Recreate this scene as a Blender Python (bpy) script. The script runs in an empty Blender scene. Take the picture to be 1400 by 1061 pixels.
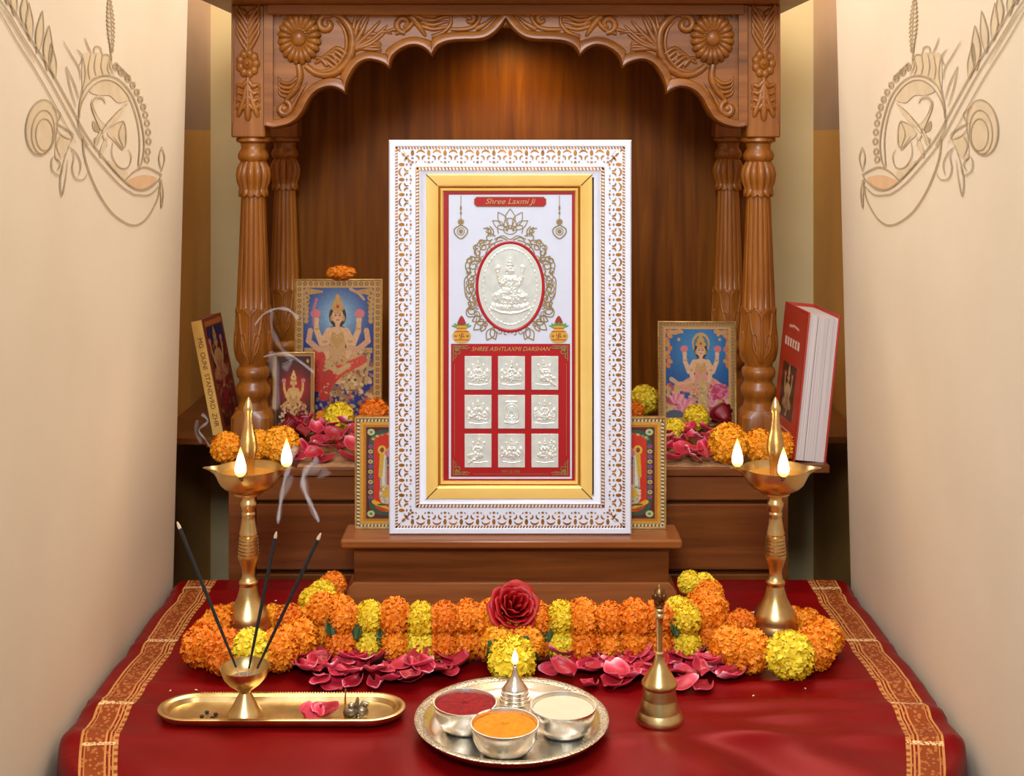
import bpy, math, random
import numpy as np
from mathutils import Vector, Matrix, Euler

# ------------------------------------------------------------------ camera, world, lights
sc = bpy.context.scene
COL = sc.collection
CAMZ, FPX, HY = 0.733, 1750.0, 190.0      # camera height above the table top, focal length in px, horizon row
cam_d = bpy.data.cameras.new('camera'); cam = bpy.data.objects.new('camera', cam_d); COL.objects.link(cam)
cam.location = (0, 0, CAMZ); cam.rotation_euler = (math.pi/2, 0, 0)
cam_d.sensor_fit = 'HORIZONTAL'; cam_d.sensor_width = 36; cam_d.lens = 36*FPX/1400
cam_d.shift_y = -(530.5-HY)/1400; cam_d.clip_start = 0.02
sc.camera = cam
sc.view_settings.view_transform = 'Standard'; sc.view_settings.look = 'None'
sc.view_settings.gamma = 1; sc.view_settings.use_curve_mapping = False
sc.view_settings.exposure = 0.0
w = bpy.data.worlds.new('world'); sc.world = w; w.use_nodes = True
w.node_tree.nodes['Background'].inputs[0].default_value = (0.95, 0.97, 1.0, 1)
w.node_tree.nodes['Background'].inputs[1].default_value = 0.35

PI_ = math.pi
def area(name, loc, target, sx, sy, power, col, spread=PI_):
    d = bpy.data.lights.new(name, 'AREA'); d.shape = 'RECTANGLE'; d.size = sx; d.size_y = sy
    d.energy = power; d.color = col; d.spread = spread
    o = bpy.data.objects.new(name, d); COL.objects.link(o); o.location = loc
    o.rotation_euler = (Vector(target)-Vector(loc)).to_track_quat('-Z', 'Y').to_euler()
    return o
area('ceiling_light', (0, 1.55, 1.80), (0, 1.85, 0.1), 0.6, 0.4, 5.9, (1.0, 0.95, 0.86))
area('recess_light', (0, 2.40, 1.82), (0, 2.42, 0), 1.25, 0.5, 30, (1.0, 0.93, 0.80))
area('room_light', (-0.2, -0.3, 1.70), (0, 2.05, 0.42), 0.7, 0.5, 13.2, (0.86, 0.92, 1.0), 1.5)
sd = bpy.data.lights.new('shrine_light', 'SPOT'); sd.energy = 4.2; sd.color = (1, .66, .22); sd.spot_size = 2.5; sd.spot_blend = 1; sd.shadow_soft_size = .03
so = bpy.data.objects.new('shrine_light', sd); COL.objects.link(so); so.location = (-.01, 2.57, .945)
so.rotation_euler = (Vector((0, 2.72, .5))-Vector((-.01, 2.57, .945))).to_track_quat('-Z', 'Y').to_euler()

# ------------------------------------------------------------------ helpers
R = random.Random(7)
PI = math.pi
def P(px, py, Y): return ((px-700)*Y/FPX, Y, CAMZ-(py-HY)*Y/FPX)
def on(px, py, z=0.0):                      # point of a level surface of height z seen at px, py
    Y = (CAMZ-z)*FPX/(py-HY); return ((px-700)*Y/FPX, Y, z)
def lin(r, g, b):
    f = lambda c: (c/255/12.92 if c/255 <= .04045 else ((c/255+.055)/1.055)**2.4)
    return (f(r), f(g), f(b), 1)

class MB:
    def __init__(s): s.v = []; s.f = []; s.m = []; s.uv = None
    def add(s, vs, fs, mi=0):
        o = len(s.v); s.v += [tuple(v) for v in vs]; s.f += [tuple(i+o for i in f) for f in fs]; s.m += [mi]*len(fs); return s
    def box(s, x0, x1, y0, y1, z0, z1, mi=0, M=None):
        vs = [(x, y, z) for z in (z0, z1) for y in (y0, y1) for x in (x0, x1)]
        if M: vs = [M @ Vector(v) for v in vs]
        return s.add(vs, [(0,2,3,1),(4,5,7,6),(0,1,5,4),(1,3,7,5),(3,2,6,7),(2,0,4,6)], mi)
    def lathe(s, prof, seg=40, c=(0,0,0), mod=None, mi=0, caps=True, M=None):
        vs = []; n = len(prof)
        for i, (r, z) in enumerate(prof):
            for k in range(seg):
                a = 2*PI*k/seg; rr, zz = r, z
                if mod: rr, zz = mod(r, z, a, i)
                vs.append((c[0]+rr*math.cos(a), c[1]+rr*math.sin(a), c[2]+zz))
        fs = [(i*seg+k, i*seg+(k+1) % seg, (i+1)*seg+(k+1) % seg, (i+1)*seg+k) for i in range(n-1) for k in range(seg)]
        if caps:
            if prof[0][0] > 1e-5: fs.append(tuple(range(seg-1, -1, -1)))
            if prof[-1][0] > 1e-5: fs.append(tuple((n-1)*seg+k for k in range(seg)))
        if M: vs = [M @ Vector(v) for v in vs]
        return s.add(vs, fs, mi)
    def tube(s, pts, rad, seg=8, flat=(1, 1), up=(0, 1, 0), mi=0, closed=False):
        pts = [Vector(p) for p in pts]; n = len(pts)
        if not hasattr(rad, '__len__'): rad = [rad]*n
        up = Vector(up); vs = []
        for i, p in enumerate(pts):
            if closed: t = pts[(i+1) % n]-pts[i-1]
            else: t = pts[min(i+1, n-1)]-pts[max(i-1, 0)]
            if t.length < 1e-9: t = Vector((0, 0, 1))
            t.normalize(); a = t.cross(up)
            if a.length < 1e-3: a = t.cross(Vector((1, 0, 0.01)))
            a.normalize(); b = a.cross(t)
            for k in range(seg):
                th = 2*PI*k/seg
                vs.append(p+a*math.cos(th)*rad[i]*flat[0]+b*math.sin(th)*rad[i]*flat[1])
        m = n if closed else n-1
        fs = [(i*seg+k, i*seg+(k+1) % seg, ((i+1) % n)*seg+(k+1) % seg, ((i+1) % n)*seg+k) for i in range(m) for k in range(seg)]
        if not closed: fs += [tuple(range(seg-1, -1, -1)), tuple((n-1)*seg+k for k in range(seg))]
        return s.add(vs, fs, mi)
    def ell(s, c, r, seg=14, rings=8, mi=0, M=None):
        vs = [(0, 0, -1)]+[(math.cos(2*PI*k/seg)*math.sin(PI*j/rings), math.sin(2*PI*k/seg)*math.sin(PI*j/rings), -math.cos(PI*j/rings)) for j in range(1, rings) for k in range(seg)]+[(0, 0, 1)]
        fs = [(0, 1+(k+1) % seg, 1+k) for k in range(seg)]
        for j in range(rings-2):
            b = 1+j*seg; fs += [(b+k, b+(k+1) % seg, b+seg+(k+1) % seg, b+seg+k) for k in range(seg)]
        b = 1+(rings-2)*seg; fs += [(b+k, b+(k+1) % seg, len(vs)-1) for k in range(seg)]
        vs = [Vector((v[0]*r[0], v[1]*r[1], v[2]*r[2])) for v in vs]
        if M: vs = [M @ v for v in vs]
        return s.add([v+Vector(c) for v in vs], fs, mi)
    def prism(s, poly, y0, y1, mi=0, axis='y'):  # poly in xz extruded along y, or in xy extruded along z
        n = len(poly)
        q = (lambda p, h: (p[0], h, p[1])) if axis == 'y' else (lambda p, h: (p[0], p[1], h))
        vs = [q(p, y0) for p in poly]+[q(p, y1) for p in poly]
        ar = sum(poly[i][0]*poly[(i+1) % n][1]-poly[(i+1) % n][0]*poly[i][1] for i in range(n))
        fs = [tuple(range(n)), tuple(range(2*n-1, n-1, -1))]+[(i, n+i, n+(i+1) % n, (i+1) % n) for i in range(n)]
        if (ar < 0) == (axis == 'y'): fs = [f[::-1] for f in fs]
        return s.add(vs, fs, mi)
    def rect_sweep(s, x0, x1, z0, z1, prof, mi=0):   # mitred moulding; prof = (inset, y)
        vs = []
        for (d, y) in prof: vs += [(x0+d, y, z0+d), (x1-d, y, z0+d), (x1-d, y, z1-d), (x0+d, y, z1-d)]
        fs = [(i*4+k, i*4+(k+1) % 4, (i+1)*4+(k+1) % 4, (i+1)*4+k) for i in range(len(prof)-1) for k in range(4)]
        return s.add(vs, fs, mi)
    def build(s, name, mats, parent=None, smooth=True, bevel=0, sharp=38, loc=None, rot=None):
        me = bpy.data.meshes.new(name); me.from_pydata(s.v, [], s.f)
        if not isinstance(mats, (list, tuple)): mats = [mats]
        for m in mats: me.materials.append(m)
        me.polygons.foreach_set('material_index', s.m)
        if s.uv is not None:
            l = me.uv_layers.new(name='UVMap'); idx = np.zeros(len(me.loops), dtype=np.int32); me.loops.foreach_get('vertex_index', idx)
            l.data.foreach_set('uv', np.array(s.uv, dtype=np.float32)[idx].ravel())
        me.polygons.foreach_set('use_smooth', [smooth]*len(me.polygons))
        me.update()
        if smooth: me.set_sharp_from_angle(angle=math.radians(sharp))
        o = bpy.data.objects.new(name, me); COL.objects.link(o)
        if parent: o.parent = parent
        if loc: o.location = loc
        if rot: o.rotation_euler = rot
        if bevel:
            b = o.modifiers.new('bevel', 'BEVEL'); b.width = bevel; b.segments = 2; b.limit_method = 'ANGLE'; b.angle_limit = math.radians(40)
        return o

def tag(o, label=None, cat=None, group=None, kind=None):
    if label: o['label'] = label
    if cat: o['category'] = cat
    if group: o['group'] = group
    if kind: o['kind'] = kind
    return o
def thing(name, label, cat, loc=(0, 0, 0), rot=(0, 0, 0), group=None):
    o = bpy.data.objects.new(name, None); COL.objects.link(o); o.location = loc; o.rotation_euler = rot; o.empty_display_size = .02
    return tag(o, label, cat, group)
def spline(pts, n=8, closed=False):
    P_ = [np.array(p, float) for p in pts]; out = []; m = len(P_)
    rng = range(m) if closed else range(m-1)
    for i in rng:
        if closed: a, b, c, d = P_[i-1], P_[i], P_[(i+1) % m], P_[(i+2) % m]
        else: a, b, c, d = P_[max(i-1, 0)], P_[i], P_[i+1], P_[min(i+2, m-1)]
        for k in range(n):
            t = k/n; out.append(.5*((2*b)+(-a+c)*t+(2*a-5*b+4*c-d)*t*t+(-a+3*b-3*c+d)*t**3))
    if not closed: out.append(P_[-1])
    return [tuple(p) for p in out]

# ------------------------------------------------------------------ materials
class NT:
    def __init__(s, name):
        s.m = bpy.data.materials.new(name); s.m.use_nodes = True; s.t = s.m.node_tree; s.b = s.t.nodes['Principled BSDF']
    def n(s, typ, **kw):
        nd = s.t.nodes.new(typ)
        for k, v in kw.items(): setattr(nd, k, v)
        return nd
    def l(s, a, b): s.t.links.new(a, b)
    def val(s, sock, v):
        if hasattr(v, 'is_output') or isinstance(v, bpy.types.NodeSocket): s.l(v, sock)
        else: sock.default_value = v
    def math(s, op, a, b=0, c=0):
        nd = s.n('ShaderNodeMath', operation=op); s.val(nd.inputs[0], a); s.val(nd.inputs[1], b); s.val(nd.inputs[2], c); return nd.outputs[0]
    def mix(s, f, a, b, bt='MIX'):
        nd = s.n('ShaderNodeMix', data_type='RGBA', blend_type=bt); s.val(nd.inputs[0], f); s.val(nd.inputs[6], a); s.val(nd.inputs[7], b); return nd.outputs[2]
    def ramp(s, f, stops, interp='LINEAR'):
        nd = s.n('ShaderNodeValToRGB'); s.l(f, nd.inputs[0]); e = nd.color_ramp.elements; nd.color_ramp.interpolation = interp
        while len(e) < len(stops): e.new(.5)
        for i, (p, c) in enumerate(stops): e[i].position = p; e[i].color = c
        return nd.outputs[0]
    def noise(s, scale=5, detail=4, vec=None, rough=.55, dist=0):
        nd = s.n('ShaderNodeTexNoise'); nd.inputs['Scale'].default_value = scale; nd.inputs['Detail'].default_value = detail
        nd.inputs['Roughness'].default_value = rough; nd.inputs['Distortion'].default_value = dist
        if vec: s.l(vec, nd.inputs['Vector'])
        return nd.outputs[0]
    def coord(s, kind='Object', scale=(1, 1, 1)):
        c = s.n('ShaderNodeTexCoord'); mp = s.n('ShaderNodeMapping'); s.l(c.outputs[kind], mp.inputs[0]); mp.inputs['Scale'].default_value = scale; return mp.outputs[0]
    def bump(s, h, strength=.3, dist=.001):
        b = s.n('ShaderNodeBump'); b.inputs['Strength'].default_value = strength; b.inputs['Distance'].default_value = dist; s.l(h, b.inputs['Height']); s.l(b.outputs[0], s.b.inputs['Normal'])
    def set(s, **kw):
        for k, v in kw.items(): s.val(s.b.inputs[k.replace('_', ' ')], v)
        return s
def simple(name, col, rough=.5, metal=0, var=.12, sc_=40, bump=0, **kw):
    n = NT(name); v = n.coord(); f = n.noise(sc_, 4, v)
    dark = tuple(c*(1-var) for c in col[:3])+(1,); lite = tuple(min(1, c*(1+var)) for c in col[:3])+(1,)
    n.l(n.ramp(f, [(.3, dark), (.7, lite)]), n.b.inputs['Base Color'])
    n.set(Roughness=rough, Metallic=metal, **kw)
    if bump: n.bump(f, bump, .002)
    return n.m
def wood(name, c0, c1, c2, axis='z', rough=.38, scale=1.0, coat=.15):
    n = NT(name); k = 60*scale; a = 3.2*scale
    sc_ = {'z': (k, k, a), 'x': (a, k, k), 'y': (k, a, k)}[axis]
    v = n.coord('Object', sc_); f = n.noise(1, 6, v, .6, .6)
    big = n.noise(1.2, 3, n.coord('Object', {'z': (9, 9, .8), 'x': (.8, 9, 9), 'y': (9, .8, 9)}[axis]), .5, 1.2)
    mixf = n.math('ADD', n.math('MULTIPLY', f, .6), n.math('MULTIPLY', big, .4))
    n.l(n.ramp(mixf, [(.30, c0), (.5, c1), (.70, c2)]), n.b.inputs['Base Color'])
    n.set(Roughness=n.math('ADD', n.math('MULTIPLY', f, .2), rough-.1), Coat_Weight=coat, Coat_Roughness=.25)
    n.bump(f, .12, .001)
    if coat == 0: n.set(Specular_IOR_Level=.15)
    return n.m
W = {}
W['carved'] = wood('carved_teak', lin(98, 50, 12), lin(148, 86, 23), lin(178, 112, 36), 'z')
W['carvedx'] = wood('carved_teak_level', lin(98, 50, 12), lin(146, 85, 22), lin(176, 110, 34), 'x')
W['cab'] = wood('cabinet_teak', lin(76, 38, 9), lin(108, 56, 15), lin(132, 74, 24), 'x')
W['back'] = wood('panel_teak', lin(74, 36, 1), lin(112, 60, 2), lin(142, 84, 6), 'z', .45, .8, 0)
W['ped'] = wood('pedestal_teak', lin(106, 56, 20), lin(138, 78, 32), lin(162, 98, 46), 'x', .34)
GROOVE = simple('dark_groove', lin(30, 12, 5), .8)

def wall_mat():
    n = NT('cream_plaster'); v = n.coord('Object'); f = n.noise(3, 5, v); g = n.noise(160, 3, v)
    n.l(n.ramp(f, [(.3, lin(214, 201, 180)), (.7, lin(224, 212, 193))]), n.b.inputs['Base Color'])
    n.set(Roughness=.75); n.bump(g, .06, .0006); return n.m
WALL = wall_mat()
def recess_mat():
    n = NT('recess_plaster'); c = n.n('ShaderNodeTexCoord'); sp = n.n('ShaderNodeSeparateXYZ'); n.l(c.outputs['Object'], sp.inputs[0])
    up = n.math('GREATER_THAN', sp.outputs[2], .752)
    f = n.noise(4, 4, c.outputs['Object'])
    a = n.ramp(f, [(.3, lin(206, 150, 68)), (.7, lin(222, 166, 82))]); b = n.ramp(f, [(.3, lin(166, 134, 104)), (.7, lin(180, 146, 114))])  # mustard dado below; browner above, with the roof's shadow painted in
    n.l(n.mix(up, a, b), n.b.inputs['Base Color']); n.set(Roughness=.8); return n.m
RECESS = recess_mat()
OLIVE = simple('olive_plaster', lin(206, 184, 134), .8, 0, .05, 4)
BRASS = None
def metal(name, c0, c1, rough=.25, sc_=25, bump=.05, m=1.0):
    n = NT(name); v = n.coord(); f = n.noise(sc_, 5, v)
    n.l(n.ramp(f, [(.3, c0), (.68, c1)]), n.b.inputs['Base Color'])
    n.set(Metallic=m, Roughness=n.math('ADD', n.math('MULTIPLY', f, .16), rough-.08)); n.bump(n.noise(sc_*8, 3, v), bump, .0006); return n.m
BRASS = metal('aged_brass', lin(190, 158, 100), lin(226, 200, 144), .32)
BRASSD = metal('dark_brass', lin(96, 66, 38), lin(150, 112, 68), .38, 60, .3)
SILVER = metal('polished_silver', lin(222, 216, 204), lin(246, 242, 234), .26, 18)
SILVERD = metal('oxidised_silver', lin(110, 100, 82), lin(190, 180, 158), .36, 90, .4)
def etched():
    n = NT('etched_silver_rim'); v = n.coord('Object', (420, 420, 420)); vo = n.n('ShaderNodeTexVoronoi'); n.l(v, vo.inputs['Vector']); vo.inputs['Scale'].default_value = 1
    n.l(n.ramp(vo.outputs[0], [(.25, lin(226, 220, 204)), (.6, lin(168, 154, 128))]), n.b.inputs['Base Color']); n.set(Metallic=.9, Roughness=.35); n.bump(vo.outputs[0], .5, .001); return n.m
ETCHED = etched()
def emis(name, col, st):
    n = NT(name); n.set(Base_Color=col, Emission_Color=col, Emission_Strength=st); return n.m
def flame_mat():
    n = NT('flame'); c = n.n('ShaderNodeTexCoord'); sp = n.n('ShaderNodeSeparateXYZ'); n.l(c.outputs['Generated'], sp.inputs[0])
    n.l(n.ramp(sp.outputs[2], [(0, (.5, .12, .02, 1)), (.14, (1, .55, .16, 1)), (.3, (1, .9, .6, 1)), (.6, (1, .88, .52, 1)), (.85, (1, .62, .16, 1)), (1, (.9, .3, .03, 1))]), n.b.inputs['Emission Color'])
    n.set(Base_Color=(0, 0, 0, 1), Emission_Strength=3.2); return n.m
FLAME = flame_mat()
BLACK = simple('charcoal_black', lin(26, 24, 24), .7)
WICK = simple('cotton_wick', lin(90, 60, 36), .9)

# ------------------------------------------------------------------ setting
def wallx(z): return .562-.025*z
def build_walls():
    for sgn, side in ((-1, 'left'), (1, 'right')):
        mb = MB(); zs = [-.8, 1.9]; ys = [-.6]+[2.12]; rc = .03
        prof = [(0, -.6), (0, 2.12)]+[(rc*(1-math.cos(a)), 2.12+rc*math.sin(a)) for a in [PI/2*k/6 for k in range(1, 7)]]+[(.10, 2.15)]
        vs = []
        for z in zs:
            for dx, y in prof: vs.append((sgn*(wallx(z)+dx), y, z))
            for dx, y in ((.10, 2.15+.0), (.14, 2.15), (.14, -.6)): vs.append((sgn*(wallx(z)+dx), y, z))
        n = len(prof)+3; fs = [(i, (i+1) % n, n+(i+1) % n, n+i) for i in range(n)]+[tuple(range(n)), tuple(range(2*n-1, n-1, -1))]
        if sgn < 0: fs = [f[::-1] for f in fs]
        mb.add(vs, fs); tag(mb.build('wall_'+side, WALL, sharp=60), kind='structure')
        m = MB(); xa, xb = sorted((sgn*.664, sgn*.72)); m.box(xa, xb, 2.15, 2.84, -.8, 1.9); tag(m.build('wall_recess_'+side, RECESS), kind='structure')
    m = MB(); m.box(-.72, .72, 2.82, 2.88, -.8, 1.9); tag(m.build('wall_back', OLIVE), kind='structure')
    m = MB(); m.box(-.75, .75, -.6, 2.88, 1.9, 1.95); tag(m.build('ceiling', WALL), kind='structure')
    m = MB(); m.box(-.75, .75, -.6, 2.88, -.85, -.8); tag(m.build('floor', simple('floor_stone', lin(120, 96, 74), .5)), kind='structure')
build_walls()

# murals painted on the side walls -----------------------------------------------
MLINE = simple('mural_line_paint', lin(170, 148, 114), .8, 0, .1)
MFILL = simple('mural_wash_paint', lin(206, 188, 158), .8, 0, .08)
MOR = simple('mural_ochre_paint', lin(208, 172, 134), .8, 0, .06)
def mural(sgn):
    mb = MB(); q = 3.2167
    def W3(zx, zy, off=.0008):
        px, py = zx/q, zy/q; k = (700-px)/FPX; m = (py-HY)/FPX
        Y = (.562-.025*CAMZ)/(k-.025*m); z = CAMZ-m*Y; x = -(wallx(z)-off)
        return (x if sgn < 0 else -x, Y, z)
    def quads(vs, fs, mi):
        if sgn > 0: fs = [f[::-1] for f in fs]
        mb.add(vs, fs, mi)
    def line(pts, wd=4.2, mi=0, n=6, taper=True, closed=False):
        p = [np.array(a) for a in spline(pts, n, closed)]
        if closed: p.append(p[0]); taper = False
        vs = []; N = len(p)
        for i in range(N):
            t = p[min(i+1, N-1)]-p[max(i-1, 0)]; t = t/(np.linalg.norm(t)+1e-6); nn = np.array([-t[1], t[0]])
            ww = wd/2*(.35+.65*math.sin(PI*min(1, max(0, i/(N-1)))) if taper else 1)
            for sg in (1, -1): vs.append(W3(*(p[i]+nn*ww*sg), off=.0012))
        quads(vs, [(2*i, 2*i+1, 2*i+3, 2*i+2) for i in range(N-1)], mi)
    def fill(pts, mi=1, n=4):
        p = spline(pts, n, True); quads([W3(*a, off=.0006+mi*.0001) for a in p], [tuple(range(len(p)))], mi)
    def oval(cx, cy, rx, ry, rot=0, k=12, a0=0, a1=360):
        c, s_ = math.cos(math.radians(rot)), math.sin(math.radians(rot)); out = []
        for i in range(k):
            a = math.radians(a0+(a1-a0)*i/(k if a1-a0 == 360 else k-1)); x, y = rx*math.cos(a), ry*math.sin(a); out.append((cx+x*c-y*s_, cy+x*s_+y*c))
        return out
    beam = [(-30,-60),(30,0),(120,150),(215,300),(310,470),(375,590),(450,690),(540,790),(600,832),(650,828),(695,790),(708,765)]
    line(beam, 6, taper=False)
    line([(x-18, y+20) for x, y in beam[:-3]]+[(600,856),(655,856),(700,815)], 5, taper=False)
    line([(x-44, y+40) for x, y in beam[:6]], 4.5)
    line([(-40,-10),(20,60),(90,170),(150,280)], 4)
    # oval medallion
    oo = [(345,520),(352,440),(385,370),(450,332),(520,350),(580,420),(615,520),(632,620),(625,700),(608,740)]
    line(oo, 6, taper=False)
    line([(385,640),(345,560),(352,470),(395,388),(450,352),(510,366),(565,430),(598,520),(612,620),(606,730)], 4.5, taper=False)
    fill([(392,400),(420,362),(480,352),(535,380),(570,430),(520,452),(480,420),(430,418)], 1)
    line([(470,640),(430,540),(404,460),(420,428),(450,430),(462,452)], 13, 1); line([(470,560),(430,520),(402,460),(420,428),(450,430)], 4)
    line([(415,640),(450,570),(510,510),(555,450)], 22, 1); line([(420,630),(455,560),(515,490),(560,455)], 5)
    fill([(470,580),(540,530),(548,600),(540,660),(500,620)], 1); line([(480,560),(540,535),(552,620),(535,650),(495,600)], 5)
    fill([(408,530),(450,580),(410,572)], 0); fill([(410,610),(440,600),(425,640)], 0)
    line([(495,620),(490,680),(520,735),(560,735),(575,690),(560,655)], 5); line([(540,530),(520,590),(540,650)], 5)
    line([(470,600),(450,650),(440,690)], 18, 1)
    fill([(465,705),(510,720),(560,760),(545,790),(500,750)], 1)
    for k in range(13):                                   # beading round the oval
        t = k/12; a = spline([(505,295),(560,345),(600,405),(628,470),(645,540),(652,620),(644,700)], 8); x, y = a[int(t*(len(a)-1))]
        line(oval(x, y, 9, 13, -20, 8), 5, closed=True)
        if k < 7: fill(oval(x+8, y-6, 6, 12, 25, 6), 1)
    # crown
    fill([(362,250),(390,232),(470,240),(485,320),(440,334),(400,350),(362,400)], 1)
    for a in ([(362,250),(372,330),(352,420)], [(395,240),(385,300),(392,350)], [(420,235),(412,290),(420,335)], [(448,240),(442,290),(450,330)], [(480,250),(470,300),(482,330)], [(335,215),(360,250),(345,290)], [(410,235),(415,205),(438,210),(445,240)], [(445,245),(470,240),(490,270)], [(275,180),(310,240),(345,300),(352,350)], [(370,165),(385,205),(400,235)], [(288,290),(305,380),(332,470)], [(288,290),(325,370),(345,440)], [(490,250),(480,290),(500,330)]): line(a, 5)
    for k in range(9): line([(492+k*7, 285+k*8), (508+k*7, 275+k*7), (512+k*8, 300+k*8)], 4.5)
    # hanging ear of corn above the medallion
    for k in range(13):
        y = -20+k*19; w_ = 6+11*math.sin(PI*min(1, k/12))
        for sg in (-1, 1): fill([(478+k, y), (478+sg*w_+k, y+8), (478+sg*w_*.6+k, y+24)], 1); line([(478+k, y), (478+sg*w_+k, y+10), (478+sg*w_*.3+k, y+24)], 4)
    line([(480,190),(486,240),(488,290)], 5)
    # feathers on the beam
    for (x, y, l, wv, ln) in ((60,70,130,14,-4), (100,110,140,16,8), (160,235,190,16,24), (205,310,200,20,8), (235,345,160,16,-14), (30,20,90,14,0), (130,180,170,16,-6)):
        fill([(x, y), (x-wv+ln*.5, y-l*.5), (x+ln, y-l), (x+wv+ln*.5, y-l*.45)], 1)
        line([(x, y), (x-wv+ln*.5, y-l*.5), (x+ln, y-l)], 4.5); line([(x+ln, y-l), (x+wv+ln*.5, y-l*.45), (x+6, y)], 4.5)
    # scroll at the left
    fill(oval(180, 560, 66, 118, 6, 14), 1)
    line(oval(180, 560, 68, 122, 6, 14), 5, closed=True); line(oval(186, 580, 50, 96, 4, 14), 4.5, closed=True); line(oval(192, 592, 38, 70, 0, 12), 4.5, closed=True)
    fill(oval(180, 588, 20, 26, 10, 8), 0)
    line([(225,470),(262,500),(250,540)], 5); line([(240,540),(290,560),(320,600),(300,640)], 7, 1); line([(240,540),(300,575),(322,600)], 5); line([(245,565),(275,600),(318,615)], 5)
    fill([(250,600),(300,600),(300,650),(262,700),(240,690)], 1)
    for a in ([(245,680),(225,700),(228,750),(262,770),(275,730)], [(240,690),(262,720),(250,750)], [(300,640),(275,720),(262,800),(270,860),(285,790),(296,700)], [(310,650),(322,690),(315,740),(330,785),(365,788),(382,760)], [(300,645),(330,670),(352,720),(345,770)], [(262,600),(245,640),(262,690)]): line(a, 5)
    # bottom loop and lens
    line([(362,600),(368,680),(395,770),(440,865),(500,945),(580,990),(640,962),(690,875),(706,790)], 6, taper=False)
    lens = [(548,792),(590,752),(640,735),(705,765)]; line(lens, 6, taper=False)
    fill([(555,800),(600,775),(645,770),(688,785),(650,822),(605,830)], 2)
    line([(708,645),(722,695),(708,752)], 5); line([(708,645),(697,695),(708,752)], 5); line([(700,780),(705,850),(708,912),(716,850),(708,790)], 5)
    o = mb.build('wall_mural', [MLINE, MFILL, MOR], smooth=False)
    side = 'left' if sgn < 0 else 'right'
    tag(o, 'tan line mural of an oval medallion and feathered beam on the %s cream wall' % side, 'mural')
mural(-1); mural(1)

# ------------------------------------------------------------------ table and cloth
tb = thing('altar_table', 'low table hidden under the dark red silk cloth', 'table', (0, 1.78, -.8))
m = MB(); m.box(-.52, .52, -.205, .32, .765, .79); m.build('tabletop', W['cab'], tb)
for sx in (-1, 1):
    for sy in (-.17, .28): m = MB(); m.box(sx*.44-.025, sx*.44+.025, sy-.025, sy+.025, 0, .765); m.build('leg', W['cab'], tb)

YF, YB, HX = 1.43, 2.122, .54
def fold(x, y):
    g = lambda v, c, s_: math.exp(-((v-c)/s_)**2)
    z = .0016*math.sin(9*x+5*y)*math.sin(14*y+2)
    z += .012*g(y, 1.655+.012*math.sin(7*x+1)+.008*math.sin(19*x), .018)*(.35+.65*g(x, -.1, .5))*(1-g(x, -.29, .20))*(1-g(x, 0, .17))*(1 - g(x, .185, .06))
    z += .0025*g(y, 1.86+.01*math.sin(6*x), .02)*g(abs(x), .5, .1)
    z += .006*g(y, 1.705+.03*x, .012)*g(x, .40, .13)+.005*g(y, 1.60+.05*x, .011)*g(x, .38, .14)+.005*g(y, 1.70-.03*x, .014)*g(x, -.45, .06)
    z += .005*g(y, 2.06+.01*math.sin(8*x), .02)*g(abs(x), .43, .1)
    z += .006*g(y, 1.562+.006*math.sin(9*x), .016)*(1-g(x, 0, .18))*(1-g(x, -.29, .16))
    if y < 1.64 and abs(x) > .16: z += .0035*min(1, (1.64-y)/.06)*math.sin(38*x+60*y)*math.sin(9*x+2)*(1-g(x, -.29, .15))
    if y < 1.56:
        u = (1.56-y)/.13; z -= .020*min(1, u)**1.2*(1-g(x, 0, .17)); z += u*(.022*math.sin(26*x+3*math.sin(5*x))*math.sin(3*x+1.1)+.004*math.sin(11*x+20*y))*(1-g(x, 0, .16))
    return z
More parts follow.
